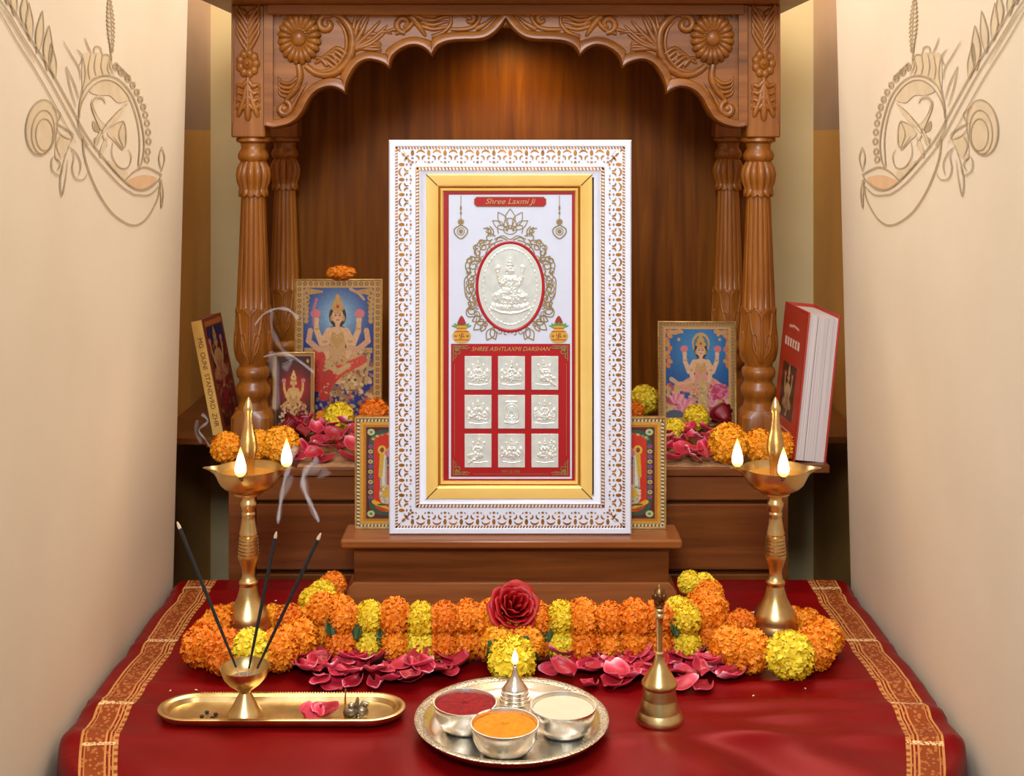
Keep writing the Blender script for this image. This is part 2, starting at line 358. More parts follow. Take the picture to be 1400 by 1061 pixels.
def cloth():
    mb = MB(); NA, NB, L = 260, 230, .16
    A = np.linspace(-HX-L, HX+L, NA); B = np.linspace(YF-L-.12, YB+.05, NB); uv = []
    for b in B:
        for a in A:
            r = .175 if b < 1.62 else .014
            cx = min(max(a, -HX+r), HX-r); cy = min(max(b, YF+r), YB-(r if b > 1.62 else 0))
            qx, qy = a-cx, b-cy; d = math.hypot(qx, qy)
            if d <= r or d < 1e-9: x, y, z = a, b, 0
            else:
                ex = d-r; roll = .012; th = min(ex/roll, PI/2); out = roll*math.sin(th); dz = roll*(1-math.cos(th))+max(0, ex-roll*PI/2)
                flare = 0.05*max(0, ex-.02) if qy < 0 else 0
                wob = .010*min(1, ex/.08)*math.sin(34*a+9*math.sin(7*a)) if abs(qy) > abs(qx) and qy < 0 else 0
                out += flare+wob
                x, y, z = cx+qx/d*(r+out), cy+qy/d*(r+out), -dz
            e = max(0, (abs(a)-.42)/.12); e = min(e, 1.2)
            sw = 0
            for yc in (1.865, 1.655, 2.06):
                if yc-.2 < b: sw = max(sw, .012*math.exp(-max(0, yc-b)/.09)/(1+math.exp((b-yc)/.006)))
            x += math.copysign(e*(sw-.0075+.002*math.sin(31*b)), a)
            mx = .553
            x = max(-mx, min(mx, x))
            z += fold(x, y)*(1 if d <= r else .6)+(.0012)
            mb.v.append((x, y, z))
            sh = .040*max(0, min(1, (1.62-b)/.17))**1.4; uv.append(((HX-abs(a)-sh), b))
    for j in range(NB-1):
        for i in range(NA-1): k = j*NA+i; mb.f.append((k, k+1, k+NA+1, k+NA)); mb.m.append(0)
    mb.uv = uv
    n = NT('red_silk_with_zari'); c = n.n('ShaderNodeUVMap'); sp = n.n('ShaderNodeSeparateXYZ'); n.l(c.outputs[0], sp.inputs[0]); u, v = sp.outputs[0], sp.outputs[1]
    oc = n.coord('Object'); f = n.noise(5, 4, oc); weave = n.noise(700, 2, n.coord('Object', (1, .25, 1)))
    red = n.ramp(f, [(.3, lin(94, 2, 5)), (.7, lin(114, 4, 8))])
    us = n.math('MULTIPLY', u, 16.0)          # 1 unit = .0625 m
    inside = n.math('MULTIPLY', n.math('GREATER_THAN', u, .010), n.math('LESS_THAN', u, .0545))
    gold, br, rd = lin(196, 140, 78), lin(138, 66, 30), lin(124, 28, 16)
    stripes = n.ramp(us, [(0, gold), (.20, gold), (.205, rd), (.225, br), (.25, gold), (.265, br), (.62, gold), (.66, rd), (.70, gold), (.735, rd), (.77, gold), (.875, gold)], 'CONSTANT')
    vo = n.n('ShaderNodeTexVoronoi'); vo.inputs['Scale'].default_value = 1; n.l(n.coord('UV', (190, 150, 1)), vo.inputs['Vector'])
    pat = n.mix(n.math('MULTIPLY', n.math('LESS_THAN', vo.outputs[0], .42), .65), stripes, lin(186, 126, 68))
    ticks = n.math('PINGPONG', n.math('MULTIPLY', v, 160), 1)
    edge = n.math('MULTIPLY', n.math('GREATER_THAN', u, .050), n.math('GREATER_THAN', ticks, .55))
    pat = n.mix(n.math('MULTIPLY', edge, .7), pat, red)
    cross = 0
    for yc, wd in ((1.863, .005), (1.650, .0045), (2.085, .006), (1.545, .003)):
        t = n.math('LESS_THAN', n.math('ABSOLUTE', n.math('SUBTRACT', v, yc)), wd); cross = n.math('MAXIMUM', cross, t)
    cn = n.math('MULTIPLY', cross, n.math('GREATER_THAN', n.noise(330, 2, oc), .47))
    pat = n.mix(n.math('MULTIPLY', cn, .85), pat, lin(240, 206, 150))
    n.l(n.mix(inside, red, pat), n.b.inputs['Base Color'])
    n.set(Roughness=n.math('ADD', .36, n.math('MULTIPLY', weave, .1)), Metallic=n.math('MULTIPLY', inside, .25), Specular_IOR_Level=.5, Specular_Tint=lin(255, 50, 44))
    n.bump(weave, .08, .0006)
    o = mb.build('table_cloth', n.m, sharp=180); sol = o.modifiers.new('solid', 'SOLIDIFY'); sol.thickness = .001; sol.offset = -1
    tag(o, 'dark red silk cloth with woven gold borders spread over the altar table', 'tablecloth')
cloth()

# ------------------------------------------------------------------ wooden shrine
MX = -.0112
AS = 2.32/FPX
def A2(px, py): return ((px-691.5)*AS, CAMZ-(py-HY)*AS)       # on the arch plane, x relative to shrine centre
SH = thing('wooden_shrine', 'carved teak shrine cabinet with scalloped arch and turned pillars', 'shrine', (MX, 2.14, -.8))
def S(mb, name, mats, **kw):                                 # shrine part given in world coordinates (x about the shrine centre)
    mb.v = [(x, y-2.14, z+.8) for x, y, z in mb.v]; return mb.build(name, mats, kw.pop('under', SH), **kw)
SZ = .183
dx = .0083
m = MB(); m.prism([(-.4745+dx, 2.138), (.468+dx, 2.138), (.468+dx, 2.158), (.539+dx, 2.158), (.539+dx, 2.36), (.660+dx, 2.37), (.660+dx, 2.80), (-.660+dx, 2.80), (-.660+dx, 2.36), (-.556+dx, 2.355), (-.556+dx, 2.338), (-.4745+dx, 2.338)], SZ-.014, SZ, axis='z')  # rear wings out to the recess walls are added to block overhead light
S(m, 'shelf', W['cab'], bevel=.002)
m = MB()
x0, x1 = -.4715+dx, .465+dx
m.box(x0, x0+.045, 2.142, 2.16, -.8, SZ-.014); m.box(x1-.026, x1, 2.142, 2.16, -.8, SZ-.014)
m.box(x0, x1, 2.16, 2.74, -.8, SZ-.014)
S(m, 'cabinet_body', W['cab'], bevel=.001)
zg = CAMZ-(687-HY)*2.142/FPX
m = MB(); m.box(x0+.046, x1-.027, 2.1435, 2.16, zg+.0035, SZ-.0150); S(m, 'drawer', W['cab'], bevel=.0015)
m = MB(); m.box(x0+.046, x1-.027, 2.1425, 2.16, .012, zg-.0035); S(m, 'drawer', W['cab'], bevel=.0015)
m = MB(); m.box(x0+.046, x1-.027, 2.1425, 2.16, -.75, .004); S(m, 'drawer', W['cab'], bevel=.0015)
m = MB(); m.box(-.525, .525, 2.70, 2.72, SZ, .975); S(m, 'back_panel', W['back'])
m = MB(); m.box(-.535, .535, 2.215, 2.76, .976, 1.0); m.box(-.55, .55, 2.20, 2.77, 1.0, 1.03); m.box(-.50, .50, 2.25, 2.74, 1.03, 1.10)
S(m, 'roof', W['carvedx'], bevel=.003)
m = MB(); m.box(-.43, .43, 2.305, 2.36, .957, .976); S(m, 'top_rail', W['carvedx'], bevel=.002)
m = MB(); m.lathe([(.02, 0), (.024, .006), (.024, .012)], 24, (0, 2.57, .957)); S(m, 'lamp_fitting', BRASS)

LH = [(364,174),(374,176),(386,174),(398,170),(409,162),(417,150),(423,138),(431,128),(441,122),(452,120),(463,123),(472,129)]
LH2 = [(472,129),(475,115),(481,101),(490,89),(502,83),(514,84),(524,88),(532,94)]
LH3 = [(532,94),(537,79),(546,70),(558,64),(570,63),(581,68),(590,77)]
LH4 = [(590,77),(598,65),(612,58),(632,56),(650,55.5),(664,53),(676,46),(685,37),(691.5,27)]
def arch_curve():
    L = []
    for seg in (LH, LH2, LH3, LH4):
        s_ = spline(seg, 3); L += s_ if not L else s_[1:]
    return L
AC = arch_curve(); ACR = [(1383-x, y) for x, y in AC[::-1]][1:]
full = AC+ACR
def arch():
    m = MB(); poly = [A2(1021, 8), A2(362, 8)]+[A2(362, 174)]+[A2(*p) for p in full]+[A2(1021, 174)]
    m.prism(poly, 2.322, 2.352); ar = S(m, 'arch_panel', W['carvedx'])
    m = MB()
    # raised scalloped moulding along the lower edge
    for half in (AC, [(1383-x, y) for x, y in AC]):
        breaks = [0, len(spline(LH, 3))-1]; breaks.append(breaks[-1]+len(spline(LH2, 3))-1); breaks.append(breaks[-1]+len(spline(LH3, 3))-1); breaks.append(len(half)-1)
        for a, b in zip(breaks[:-1], breaks[1:]):
            seg = half[a:b+1]; N = len(seg); inner = []
            for i in range(N):
                t = np.array(seg[min(i+1, N-1)])-np.array(seg[max(i-1, 0)]); t = t/np.linalg.norm(t); nn = np.array([t[1], -t[0]])
                if nn[1] > 0 and half is AC: nn = nn
                if half is not AC: nn = -nn
                q = i/(N-1); w0 = max(0, 1-q/.3) if a != 0 else 0; w1 = max(0, 1-(1-q)/.3); w_ = max(w0, w1)**1.3
                if w_ > 0: nn = nn*(1-w_)+np.array([0, -1.])*w_; nn = nn/np.linalg.norm(nn)*(1+.35*w_)
                inner.append((np.array(seg[i])+nn*13, np.array(seg[i])))
            vs = []
            for inn, out in inner:
                for w_, y in ((0, 2.322), (.12, 2.315), (.5, 2.311), (.8, 2.311), (1, 2.318), (1, 2.352)):
                    p = inn*(1-w_)+out*w_; x, z = A2(*p); vs.append((x, y, z))
            fs = [(i*6+k, i*6+k+1, (i+1)*6+k+1, (i+1)*6+k) for i in range(N-1) for k in range(5)]
            if half is AC: fs = [f[::-1] for f in fs]
            m.add(vs, fs)
    for mir in (0, 1):
        bx = lambda a, b, c, d: m.box(*(sorted((A2(1383-a if mir else a, 0)[0], A2(1383-c if mir else c, 0)[0]))), 2.312, 2.323, A2(0, d)[1], A2(0, b)[1])
        bx(362, 8, 374, 172); 
    m.box(A2(374, 0)[0], A2(1009, 0)[0], 2.312, 2.323, A2(0, 14)[1], A2(0, 6)[1])
    S(m, 'arch_moulding', W['carvedx'], under=ar)
    # carved relief, left spandrel mirrored
    YS = 2.322
    for mir in (0, 1):
        m = MB(); fx = (lambda x: 1383-x) if mir else (lambda x: x)
        def sc_(pts, r0, r1, bulge=1.0, sub=6):
            p = spline(pts, sub); n_ = len(p); rad = []
            for i in range(n_):
                t = i/(n_-1); rad.append((r0*(1-t)+r1*t)*1.3*AS*(.35+.65*math.sin(PI*min(1, .12+t*.88))**.5 if bulge else 1))
            m.tube([(A2(fx(x), y)[0], YS, A2(fx(x), y)[1]) for x, y in p], rad, 8, (1, 1.15))
        def curl(cx, cy, r, a0, turns, w0, w1):
            pts = []
            for k in range(int(abs(turns)*12)+1):
                t = k/(abs(turns)*12); a = math.radians(a0)+turns*2*PI*t; pts.append((cx+r*(1-.82*t)*math.cos(a), cy+r*(1-.82*t)*math.sin(a)))
            sc_(pts, w0, w1, 1, 2)
        # big S scroll
        sc_([(418,90),(432,100),(450,102),(466,94),(478,78),(482,60),(480,42),(470,27),(458,19),(447,20)], 4.5, 5)
        sc_([(426,94),(440,98),(458,92),(470,76),(474,58),(470,40),(460,28)], 2.5, 2.5)
        curl(446, 33, 13, -60, -1.1, 4, 4.5)
        for k in range(5): sc_([(474-k*4, 74+k*5), (462-k*5, 66+k*4), (452-k*5, 70+k*4), (448-k*4, 80+k*2)], 3.2, 1.2)
        sc_([(460,84),(456,72),(460,62)], 3, 1.2); sc_([(448,90),(438,80),(428,80)], 4, 1.5)
        # acanthus fan to the right
        sc_([(482,66),(486,44),(492,28),(500,18)], 4, 1.5)
        for (ex, ey, cx_, cy_) in ((488,14,482,34), (504,22,494,34), (520,28,502,38), (530,34,508,44), (528,42,506,50)): sc_([(480,68), (cx_, cy_+10), (ex, ey)], 4, 2)
        for k in range(5): sc_([(484+k*2, 70-k*1), (498+k*3, 58+k*3.4-4), (512+k*2, 56+k*4-4), (522-k*1.5, 68+k*3-6)], 3, 1.2)
        curl(552, 33, 12, 80, 1.1, 4, 3)
        sc_([(540,46),(556,40),(566,26),(560,17),(548,16),(538,22)], 3, 3)
        sc_([(562,22),(572,34),(582,50)], 5, 2.5); sc_([(566,20),(580,28),(586,42)], 4, 2)
        for k in range(4): sc_([(575, 20+k*5), (592, 22+k*6), (608, 16+k*7), (618, 18+k*6)], 3, 1.6)
        sc_([(590,50),(606,44),(616,32),(616,18)], 3, 2)
        curl(642, 26, 9, 200, 1.0, 3, 3); sc_([(616,40),(634,40),(648,36),(656,24),(652,16)], 3, 2.2); sc_([(650,40),(664,32),(676,22)], 4, 1.5); sc_([(658,20),(670,18),(682,18)], 3.4, 1.5)
        for k in range(3): sc_([(500+k*14, 50-k*3), (512+k*14, 46-k*3), (524+k*12, 50-k*3)], 2.5, 1.5)
        # lower spray below the rosette
        sc_([(408,88),(410,106),(404,122),(394,134),(388,142)], 4.5, 3)
        for k in range(4): sc_([(407-k*1, 106+k*6), (396, 114+k*6), (384, 112+k*6), (380, 104+k*6)], 3, 1.5)
        curl(388, 149, 11, -80, 1.15, 4, 4.5); m.ell((A2(fx(388), 149)[0], YS-.002, A2(388, 149)[1]), (.008, .006, .008), 12, 8)
        sc_([(398,150),(404,138),(412,124),(420,112)], 3, 1.5); sc_([(380,22),(386,16),(396,14)], 3, 1.5)
        S(m, 'scroll_carving', W['carvedx'], sharp=60, under=ar)
        # rosette
        m = MB(); cx, cz = A2(fx(409.5), 52)
        for k in range(20):
            a = 2*PI*(k+.5)/20; d = Vector((math.cos(a), 0, math.sin(a))); pts = [Vector((cx, 2.314, cz))+d*r_*AS+Vector((0, dy, 0)) for r_, dy in ((9, .001), (15, -.002), (21, -.003), (26, 0), (28.5, .004))]
            pts = [Vector((p.x, p.y, cz+(p.z-cz)*1.22)) for p in pts]; m.tube(pts, [.0022, .0042, .0058, .0066, .0042], 8, (1, .75))
        m.ell((cx, 2.320, cz), (.034, .008, .041), 28, 8); m.ell((cx, 2.311, cz), (.0135, .009, .0155), 18, 10)
        S(m, 'rosette', W['carvedx'], sharp=70, under=ar)
arch()

def pillar():
    s_ = 2.36/FPX; zt = CAMZ+.0027
    def zz(py): return zt-(py-188)*(zt-SZ)/(592-188)
    pr = [(22,188),(23,190),(23,193),(17,196),(16,203),(19,207),(21,212),(20,217),(17,220),(18,223),(21,229),(22.5,238),(21,248),(18,256),(19,260),(20,263),(16,267),(16,270)]
    pr += [(16+6*t/6, 270+24.2*t) for t in range(1, 7)]+[(23.5,418),(22.5,422),(23,435),(24.5,455),(25,468),(23,482),(19,491),(18.5,494),(22,498),(23,502),(22,508),(18.5,512),(19,516),(23,522),(24,527),(22,534),(18.5,539),(19.5,543),(21,549),(23,556),(25,562)]
    def mod(r, z, a, i):
        py = pr[i][1]
        if 222 < py < 262: r *= 1+.17*abs(math.cos(6*a))**.7-.10
        elif 268 < py < 417: r *= 1+.10*(abs(math.sin(7*a))**.5)-.07
        elif py == 263: z -= .006*abs(math.cos(6*a))
        return r, z
    m = MB(); m.lathe([(r*s_, zz(y)) for r, y in pr], 168, (0, 0, 0), mod)
    return m, s_, zz
def leaves_on(m, s_, zz):
    rad = lambda py: np.interp(py, [420, 435, 455, 468, 482, 491], [22.5, 23, 24.5, 25, 23, 19])*s_
    def surf(th, py, off=0): r = rad(py)+off; return Vector((r*math.cos(th), r*math.sin(th), zz(py)))
    for k in range(4):
        c = -PI/2+k*PI/2
        for pts in ([(-.75,420),(-.62,440),(-.35,462),(-.08,488)], [(.75,420),(.62,440),(.35,462),(.08,488)], [(-.72,421),(-.4,416),(-.05,424),(0,432)], [(.72,421),(.4,416),(.05,424),(0,432)], [(-.2,478),(-.42,470),(-.5,455),(-.32,448),(-.2,458),(-.3,466)], [(.2,478),(.42,470),(.5,455),(.32,448),(.2,458),(.3,466)], [(0,432),(0,455),(0,485)]):
            sp = spline(pts, 5); up = Vector((math.cos(c), math.sin(c), 0))
            m.tube([surf(c+a, y, -.0003) for a, y in sp], .0028, 6, (1, 1), up)
def make_pillar(x, y, front):
    m, s_, zz = pillar(); leaves_on(m, s_, zz)
    m.v = [(a+x, b+y, c) for a, b, c in m.v]
    p = S(m, 'pillar', W['carved'], sharp=50)
    base = MB(); h = 27*s_; base.v = []
    vs = []
    for z_, hh, r_ in ((SZ, h, .002), (zz(560), h, .003), (zz(551), h*.86, .014)):
        for k in range(32):
            a = 2*PI*(k+.5)/32; c_, s2 = math.cos(a), math.sin(a); mm = max(abs(c_), abs(s2)); t = min(1, r_/.016)
            rr = (1/mm)*(1-t)+1*t*1.05; vs.append((x+hh*c_*min(rr, 1.36), y+hh*s2*min(rr, 1.36), z_))
    fs = [(i*32+k, i*32+(k+1) % 32, (i+1)*32+(k+1) % 32, (i+1)*32+k) for i in range(2) for k in range(32)]+[tuple(range(31, -1, -1)), tuple(64+k for k in range(32))]
    base.add(vs, fs)
    b = S(base, 'pillar_base', W['carved'], sharp=30, under=p)
    if front:
        bc = MX*0+((339.3-691.5)*AS)*(1 if x < 0 else -1); hw = 23.2*AS
        m = MB(); m.box(bc-hw, bc+hw, 2.318, 2.318+2*hw, CAMZ+.0027, .976); S(m, 'pillar_block', W['carved'], bevel=.003, under=p)
        m = MB(); YS = 2.318
        q = lambda dx_, py: (bc+dx_*AS, YS, A2(0, py)[1])
        def lf(pts, r0, r1=1.2):
            p = spline(pts, 5); n_ = len(p); m.tube([q(*a) for a in p], [((r0*(1-i/(n_-1))+r1*i/(n_-1))*1.25*AS*(.4+.6*math.sin(PI*min(1, .15+.85*i/(n_-1)))**.5)) for i in range(n_)], 8, (1, 1.1))
        for sg in (-1, 1):
            for k in range(5): lf([(0, 70-k*9), (sg*8, 58-k*10), (sg*15, 44-k*9), (sg*13, 34-k*8)], 3.4)
            for k in range(4): lf([(sg*1, 112+k*10), (sg*7, 118+k*10), (sg*14, 116+k*10), (sg*16, 124+k*9)], 4.2)
            lf([(0, 112), (sg*6, 138), (sg*14, 160)], 3, 4); lf([(sg*2, 20), (sg*8, 14), (sg*14, 16)], 3)
        lf([(0, 106), (0, 140), (0, 165)], 3, 5); lf([(0, 66), (0, 40), (0, 16)], 3)
        for k in range(9):
            a = 2*PI*k/9; m.ell((bc+11*AS*math.cos(a), YS, A2(0, 87+14*math.sin(a))[1]), (6*AS, .006, 7*AS), 10, 6)
        m.ell(q(0, 87), (8*AS, .008, 9*AS), 12, 8); m.ell(q(0, 87), (4*AS, .012, 4.5*AS), 10, 6)
        for sg in (-1, 1): m.box(bc+sg*20.5*AS-.0012, bc+sg*20.5*AS+.0012, YS-.0025, YS+.001, A2(0, 168)[1], A2(0, 10)[1])
        S(m, 'block_carving', W['carved'], sharp=60, under=p)
    else:
        m = MB(); hw = 23*AS; m.box(x-hw, x+hw, y-hw, y+hw, CAMZ+.0027, .976); S(m, 'pillar_block', W['carved'], bevel=.003, under=p)
PXC = (346-691.5)*2.35/FPX
for sx in (-1, 1):
    make_pillar(sx*abs(PXC), 2.352, True); make_pillar(sx*.4596, 2.655, False)

# ------------------------------------------------------------------ pedestal
PD = thing('pedestal', 'stepped teak pedestal carrying the white framed picture', 'pedestal', (-.001, 2.0, 0.0015))
m = MB(); m.box(-.266, .266, -.012, .072, .094, .1085); m.build('top_board', W['ped'], PD, bevel=.004)
m = MB(); m.box(-.2465, .2465, 0.004, .064, .035, .094); m.build('body', W['cab'], PD, bevel=.001)
m = MB(); m.prism([(-.258, 0), (.258, 0), (.258, .026), (.247, .038), (-.247, .038), (-.258, .026)], -.006, .066); 
m.v = [(x, y+(.007 if z > .03 and y < 0 else 0), z) for x, y, z in m.v]
m.build('base_moulding', W['ped'], PD, bevel=.002)

# ------------------------------------------------------------------ raster painting / relief onto fine grids
class Cv:
    def __init__(s, w, h, bg=(0, 0, 0)):
        s.w, s.h = w, h; s.asp = h/w
        s.X, s.Y = np.meshgrid((np.arange(w)+.5)/w, (np.arange(h)+.5)/w); s.c = np.zeros((h, w, 3)); s.c[:] = lin(*bg)[:3]; s.z = np.zeros((h, w)); s.px = 1/w
        s.rng = np.random.RandomState(3)
    def put(s, mask, col, hgt=0, d=None):
        if col is not None: s.c = s.c*(1-mask[..., None])+np.array(lin(*col)[:3])*mask[..., None]
        if hgt: s.z = np.maximum(s.z, hgt*np.sqrt(np.clip(1-d*d, 0, 1)))
    def e(s, cx, cy, rx, ry, col=None, rot=0, hgt=0, a=1, soft=1.2):
        t = math.radians(rot); x = (s.X-cx)*math.cos(t)+(s.Y-cy)*math.sin(t); y = -(s.X-cx)*math.sin(t)+(s.Y-cy)*math.cos(t)
        d = np.sqrt((x/rx)**2+(y/ry)**2); m = np.clip((1-d)*min(rx, ry)/(s.px*soft)+.5, 0, 1)*a; s.put(m, col, hgt, d)
    def glow(s, cx, cy, r, col, a=1):
        d = np.sqrt((s.X-cx)**2+(s.Y-cy)**2)/r; s.put(np.exp(-d*d*1.6)*a, col)
    def l(s, pts, r0, r1=None, col=None, hgt=0):
        if r1 is None: r1 = r0
        n = len(pts)-1
        for i in range(n):
            (x0, y0), (x1, y1) = pts[i], pts[i+1]; dx_, dy = x1-x0, y1-y0; L = dx_*dx_+dy*dy+1e-12
            t = np.clip(((s.X-x0)*dx_+(s.Y-y0)*dy)/L, 0, 1); r = r0+(r1-r0)*(i+t)/n
            d = np.hypot(s.X-x0-t*dx_, s.Y-y0-t*dy); s.put(np.clip((r-d)/s.px+.5, 0, 1), col, hgt, d/r)
    def r(s, x0, y0, x1, y1, col): s.put(((s.X >= x0) & (s.X <= x1) & (s.Y >= y0) & (s.Y <= y1)).astype(float), col)
    def speck(s, x0, y0, x1, y1, cols, n, r, rnd=1):
        rg = random.Random(rnd)
        for k in range(n):
            a, b = rg.uniform(x0, x1), rg.uniform(y0, y1); q = rg.uniform(.6, 1.3)
            s.e(a, b, r*q, r*q*.6, cols[k % len(cols)], rg.uniform(0, 180), a=.9)
    def mottle(s, amt=.15, k=2):
        n_ = s.rng.rand(s.h//k+2, s.w//k+2); n_ = np.kron(n_, np.ones((k, k)))[:s.h, :s.w]; s.c *= .8*(1+amt*(n_-.5)*2)[..., None]
    def mesh(s, name, mat_, parent, x0, x1, z0, z1, y, depth=0, loc=None):
        xs = np.linspace(x0, x1, s.w); zs = np.linspace(z1, z0, s.h); X, Z = np.meshgrid(xs, zs); Yv = y-s.z*depth
        V = np.stack([X, Yv, Z], -1).reshape(-1, 3)
        i = np.arange(s.h*s.w).reshape(s.h, s.w); F = np.stack([i[:-1, :-1], i[1:, :-1], i[1:, 1:], i[:-1, 1:]], -1).reshape(-1, 4)
        me = bpy.data.meshes.new(name); me.vertices.add(len(V)); me.vertices.foreach_set('co', V.ravel())
        me.loops.add(F.size); me.loops.foreach_set('vertex_index', F.ravel().astype(np.int32)); me.polygons.add(len(F)); me.polygons.foreach_set('loop_start', np.arange(0, F.size, 4, dtype=np.int32))
        me.update(calc_edges=True); me.validate()
        ca = me.color_attributes.new('print', 'FLOAT_COLOR', 'POINT'); c4 = np.ones((s.h*s.w, 4), dtype=np.float32); c4[:, :3] = s.c.reshape(-1, 3); ca.data.foreach_set('color', c4.ravel())
        me.materials.append(mat_); me.polygons.foreach_set('use_smooth', [True]*len(F))
        o = bpy.data.objects.new(name, me); COL.objects.link(o); o.parent = parent
        if loc: o.location = loc
        return o
def print_mat(name, rough=.35):
    n = NT(name); a = n.n('ShaderNodeAttribute'); a.attribute_name = 'print'; n.l(a.outputs[0], n.b.inputs['Base Color']); n.set(Roughness=rough); return n.m
PRINT = print_mat('printed_paper')

def deity(c, cx, cy, s_, skin, dress, gold, hair, h=0, arms=4, seat=None, lean=0):
    """A seated crowned four-armed figure; cx,cy = chin, s_ = head radius."""
    q = lambda x, y: (cx+(x+lean*y)*s_, cy+y*s_)
    C = lambda col: None if h else col
    for sg in (-1, 1):
        if seat: c.e(*q(sg*2.2, 7.6), 3.6*s_, 1.6*s_, C(seat), sg*-12, h*.5)
    c.e(*q(0, 2.6), 2.0*s_, 2.4*s_, C(hair), 0, h*.35)
    c.e(*q(0, -1.3), 1.5*s_, 1.9*s_, C(hair), 0, h*.4)
    # folded legs and dress
    for sg in (-1, 1):
        c.l([q(sg*.6, 5.2), q(sg*3.0, 6.3), q(sg*4.0, 6.9)], 1.35*s_, 1.0*s_, C(dress), h*.8); c.l([q(sg*3.8, 6.9), q(sg*1.2, 7.6), q(-sg*.6, 7.7)], .85*s_, .6*s_, C(dress), h*.7)
        c.l([q(sg*1.0, 5.6), q(sg*3.8, 7.4)], .16*s_, .12*s_, C(gold), h*.85); c.l([q(sg*3.6, 6.2), q(sg*.4, 7.2)], .14*s_, .12*s_, C(gold), h*.8)
    c.l([q(.9, 6.6), q(.7, 8.6), q(.2, 9.6)], .8*s_, .5*s_, C(dress), h*.7); c.e(*q(.1, 9.9), .9*s_, .35*s_, C(skin), 0, h*.7)
    c.e(*q(0, 2.9), 1.45*s_, 2.3*s_, C(dress), 0, h*.8); c.e(*q(0, 1.4), 1.75*s_, .9*s_, C(skin), 0, h*.85)
    for k in range(5): c.l([q(-1.1, 1.2+k*.35), q(0, 2.1+k*.5), q(1.1, 1.2+k*.35)], .13*s_, .13*s_, C(gold), h*.95)
    for sg in (-1, 1):
        c.l([q(sg*1.5, 1.3), q(sg*2.7, 3.4), q(sg*3.6, 1.2), q(sg*3.7, -.1)], .62*s_, .4*s_, C(skin), h*.8); c.e(*q(sg*3.7, -.6), .5*s_, .6*s_, C(skin), 0, h*.8)
        c.l([q(sg*1.6, 1.5), q(sg*2.1, 4.0), q(sg*1.8 if arms == 4 else sg*.5, 5.6)], .6*s_, .42*s_, C(skin), h*.85)
        c.e(*q(sg*2.2, 3.1), .5*s_, .22*s_, C(gold), 0, h*.9); c.e(*q(sg*3.6, .9), .45*s_, .2*s_, C(gold), 0, h*.9)
        c.e(*q(sg*3.8, -1.7), .85*s_, .75*s_, C((214, 120, 120)), 0, h*.7)
    c.e(*q(0, -.1), .45*s_, .8*s_, C(skin), 0, h*.8)
    c.e(*q(0, -1.25), 1.0*s_, 1.25*s_, C(skin), 0, h)
    if not h:
        for sg in (-1, 1): c.e(*q(sg*.38, -1.4), .22*s_, .11*s_, (40, 20, 20)); c.l([q(sg*.2, -1.75), q(sg*.6, -1.8)], .06*s_, .05*s_, (60, 30, 20))
        c.e(*q(0, -.62), .3*s_, .1*s_, (190, 40, 40)); c.e(*q(0, -1.95), .1*s_, .16*s_, (200, 30, 30))
        for sg in (-1, 1): c.e(*q(sg*.62, -1.0), .22*s_, .18*s_, (226, 140, 110), a=.5)
    else:
        for sg in (-1, 1): c.z -= .25*h*np.exp(-(((c.X-q(sg*.4, 0)[0])/(.16*s_))**2+((c.Y-q(0, -1.4)[1])/(.12*s_))**2))
    c.e(*q(0, -2.7), 1.15*s_, .7*s_, C(gold), 0, h*.95); c.e(*q(0, -3.5), .8*s_, .85*s_, C(gold), 0, h); c.e(*q(0, -4.4), .4*s_, .6*s_, C(gold), 0, h*.9)
    c.e(*q(0, -2.9), .25*s_, .3*s_, C((190, 40, 50)), 0, h*1.05)
    for sg in (-1, 1): c.e(*q(sg*1.05, -.9), .24*s_, .5*s_, C(gold), 0, h*.8)

def gilt_frame_colors(c, bw, g1, g2, seed=0):
    c.r(0, 0, 1, c.asp, g1); n = int(1/(bw*.8)); rg = random.Random(seed)
    def motif(x, y):
        c.e(x, y, bw*.30, bw*.30, g2); c.e(x, y, bw*.14, bw*.14, g1)
    k = bw*.9; nx = max(3, int(1/k)); ny = max(3, int(c.asp/k))
    for i in range(nx+1):
        for yy in (bw*.5, c.asp-bw*.5): motif(i/nx*(1-bw)+bw*.5, yy)
    for j in range(ny+1):
        for xx in (bw*.5, 1-bw*.5): motif(xx, bw*.5+j/ny*(c.asp-bw))

GILT = metal('dull_gilt_edge', lin(150, 112, 60), lin(196, 156, 92), .45, 60, .2, .6)
def picture(name, label, cw, ch, th, canvas, loc, rot, edge=GILT, back=None):
    t = thing(name, label, 'picture', loc, rot)
    m = MB(); m.box(-cw/2, cw/2, 0, th, 0, ch); pp = m.build('picture_panel', edge, t, bevel=.001)
    m = MB(); b = .004; m.rect_sweep(-cw/2, cw/2, 0, ch, [(0, 0), (0, -.0018), (.0012, -.0024), (.0026, -.0018), (.0032, 0)]); m.build('gilt_rim', edge, pp)
    canvas.mesh('painted_print', PRINT, t, -cw/2+.003, cw/2-.003, .003, ch-.003, -.0004)
    return t

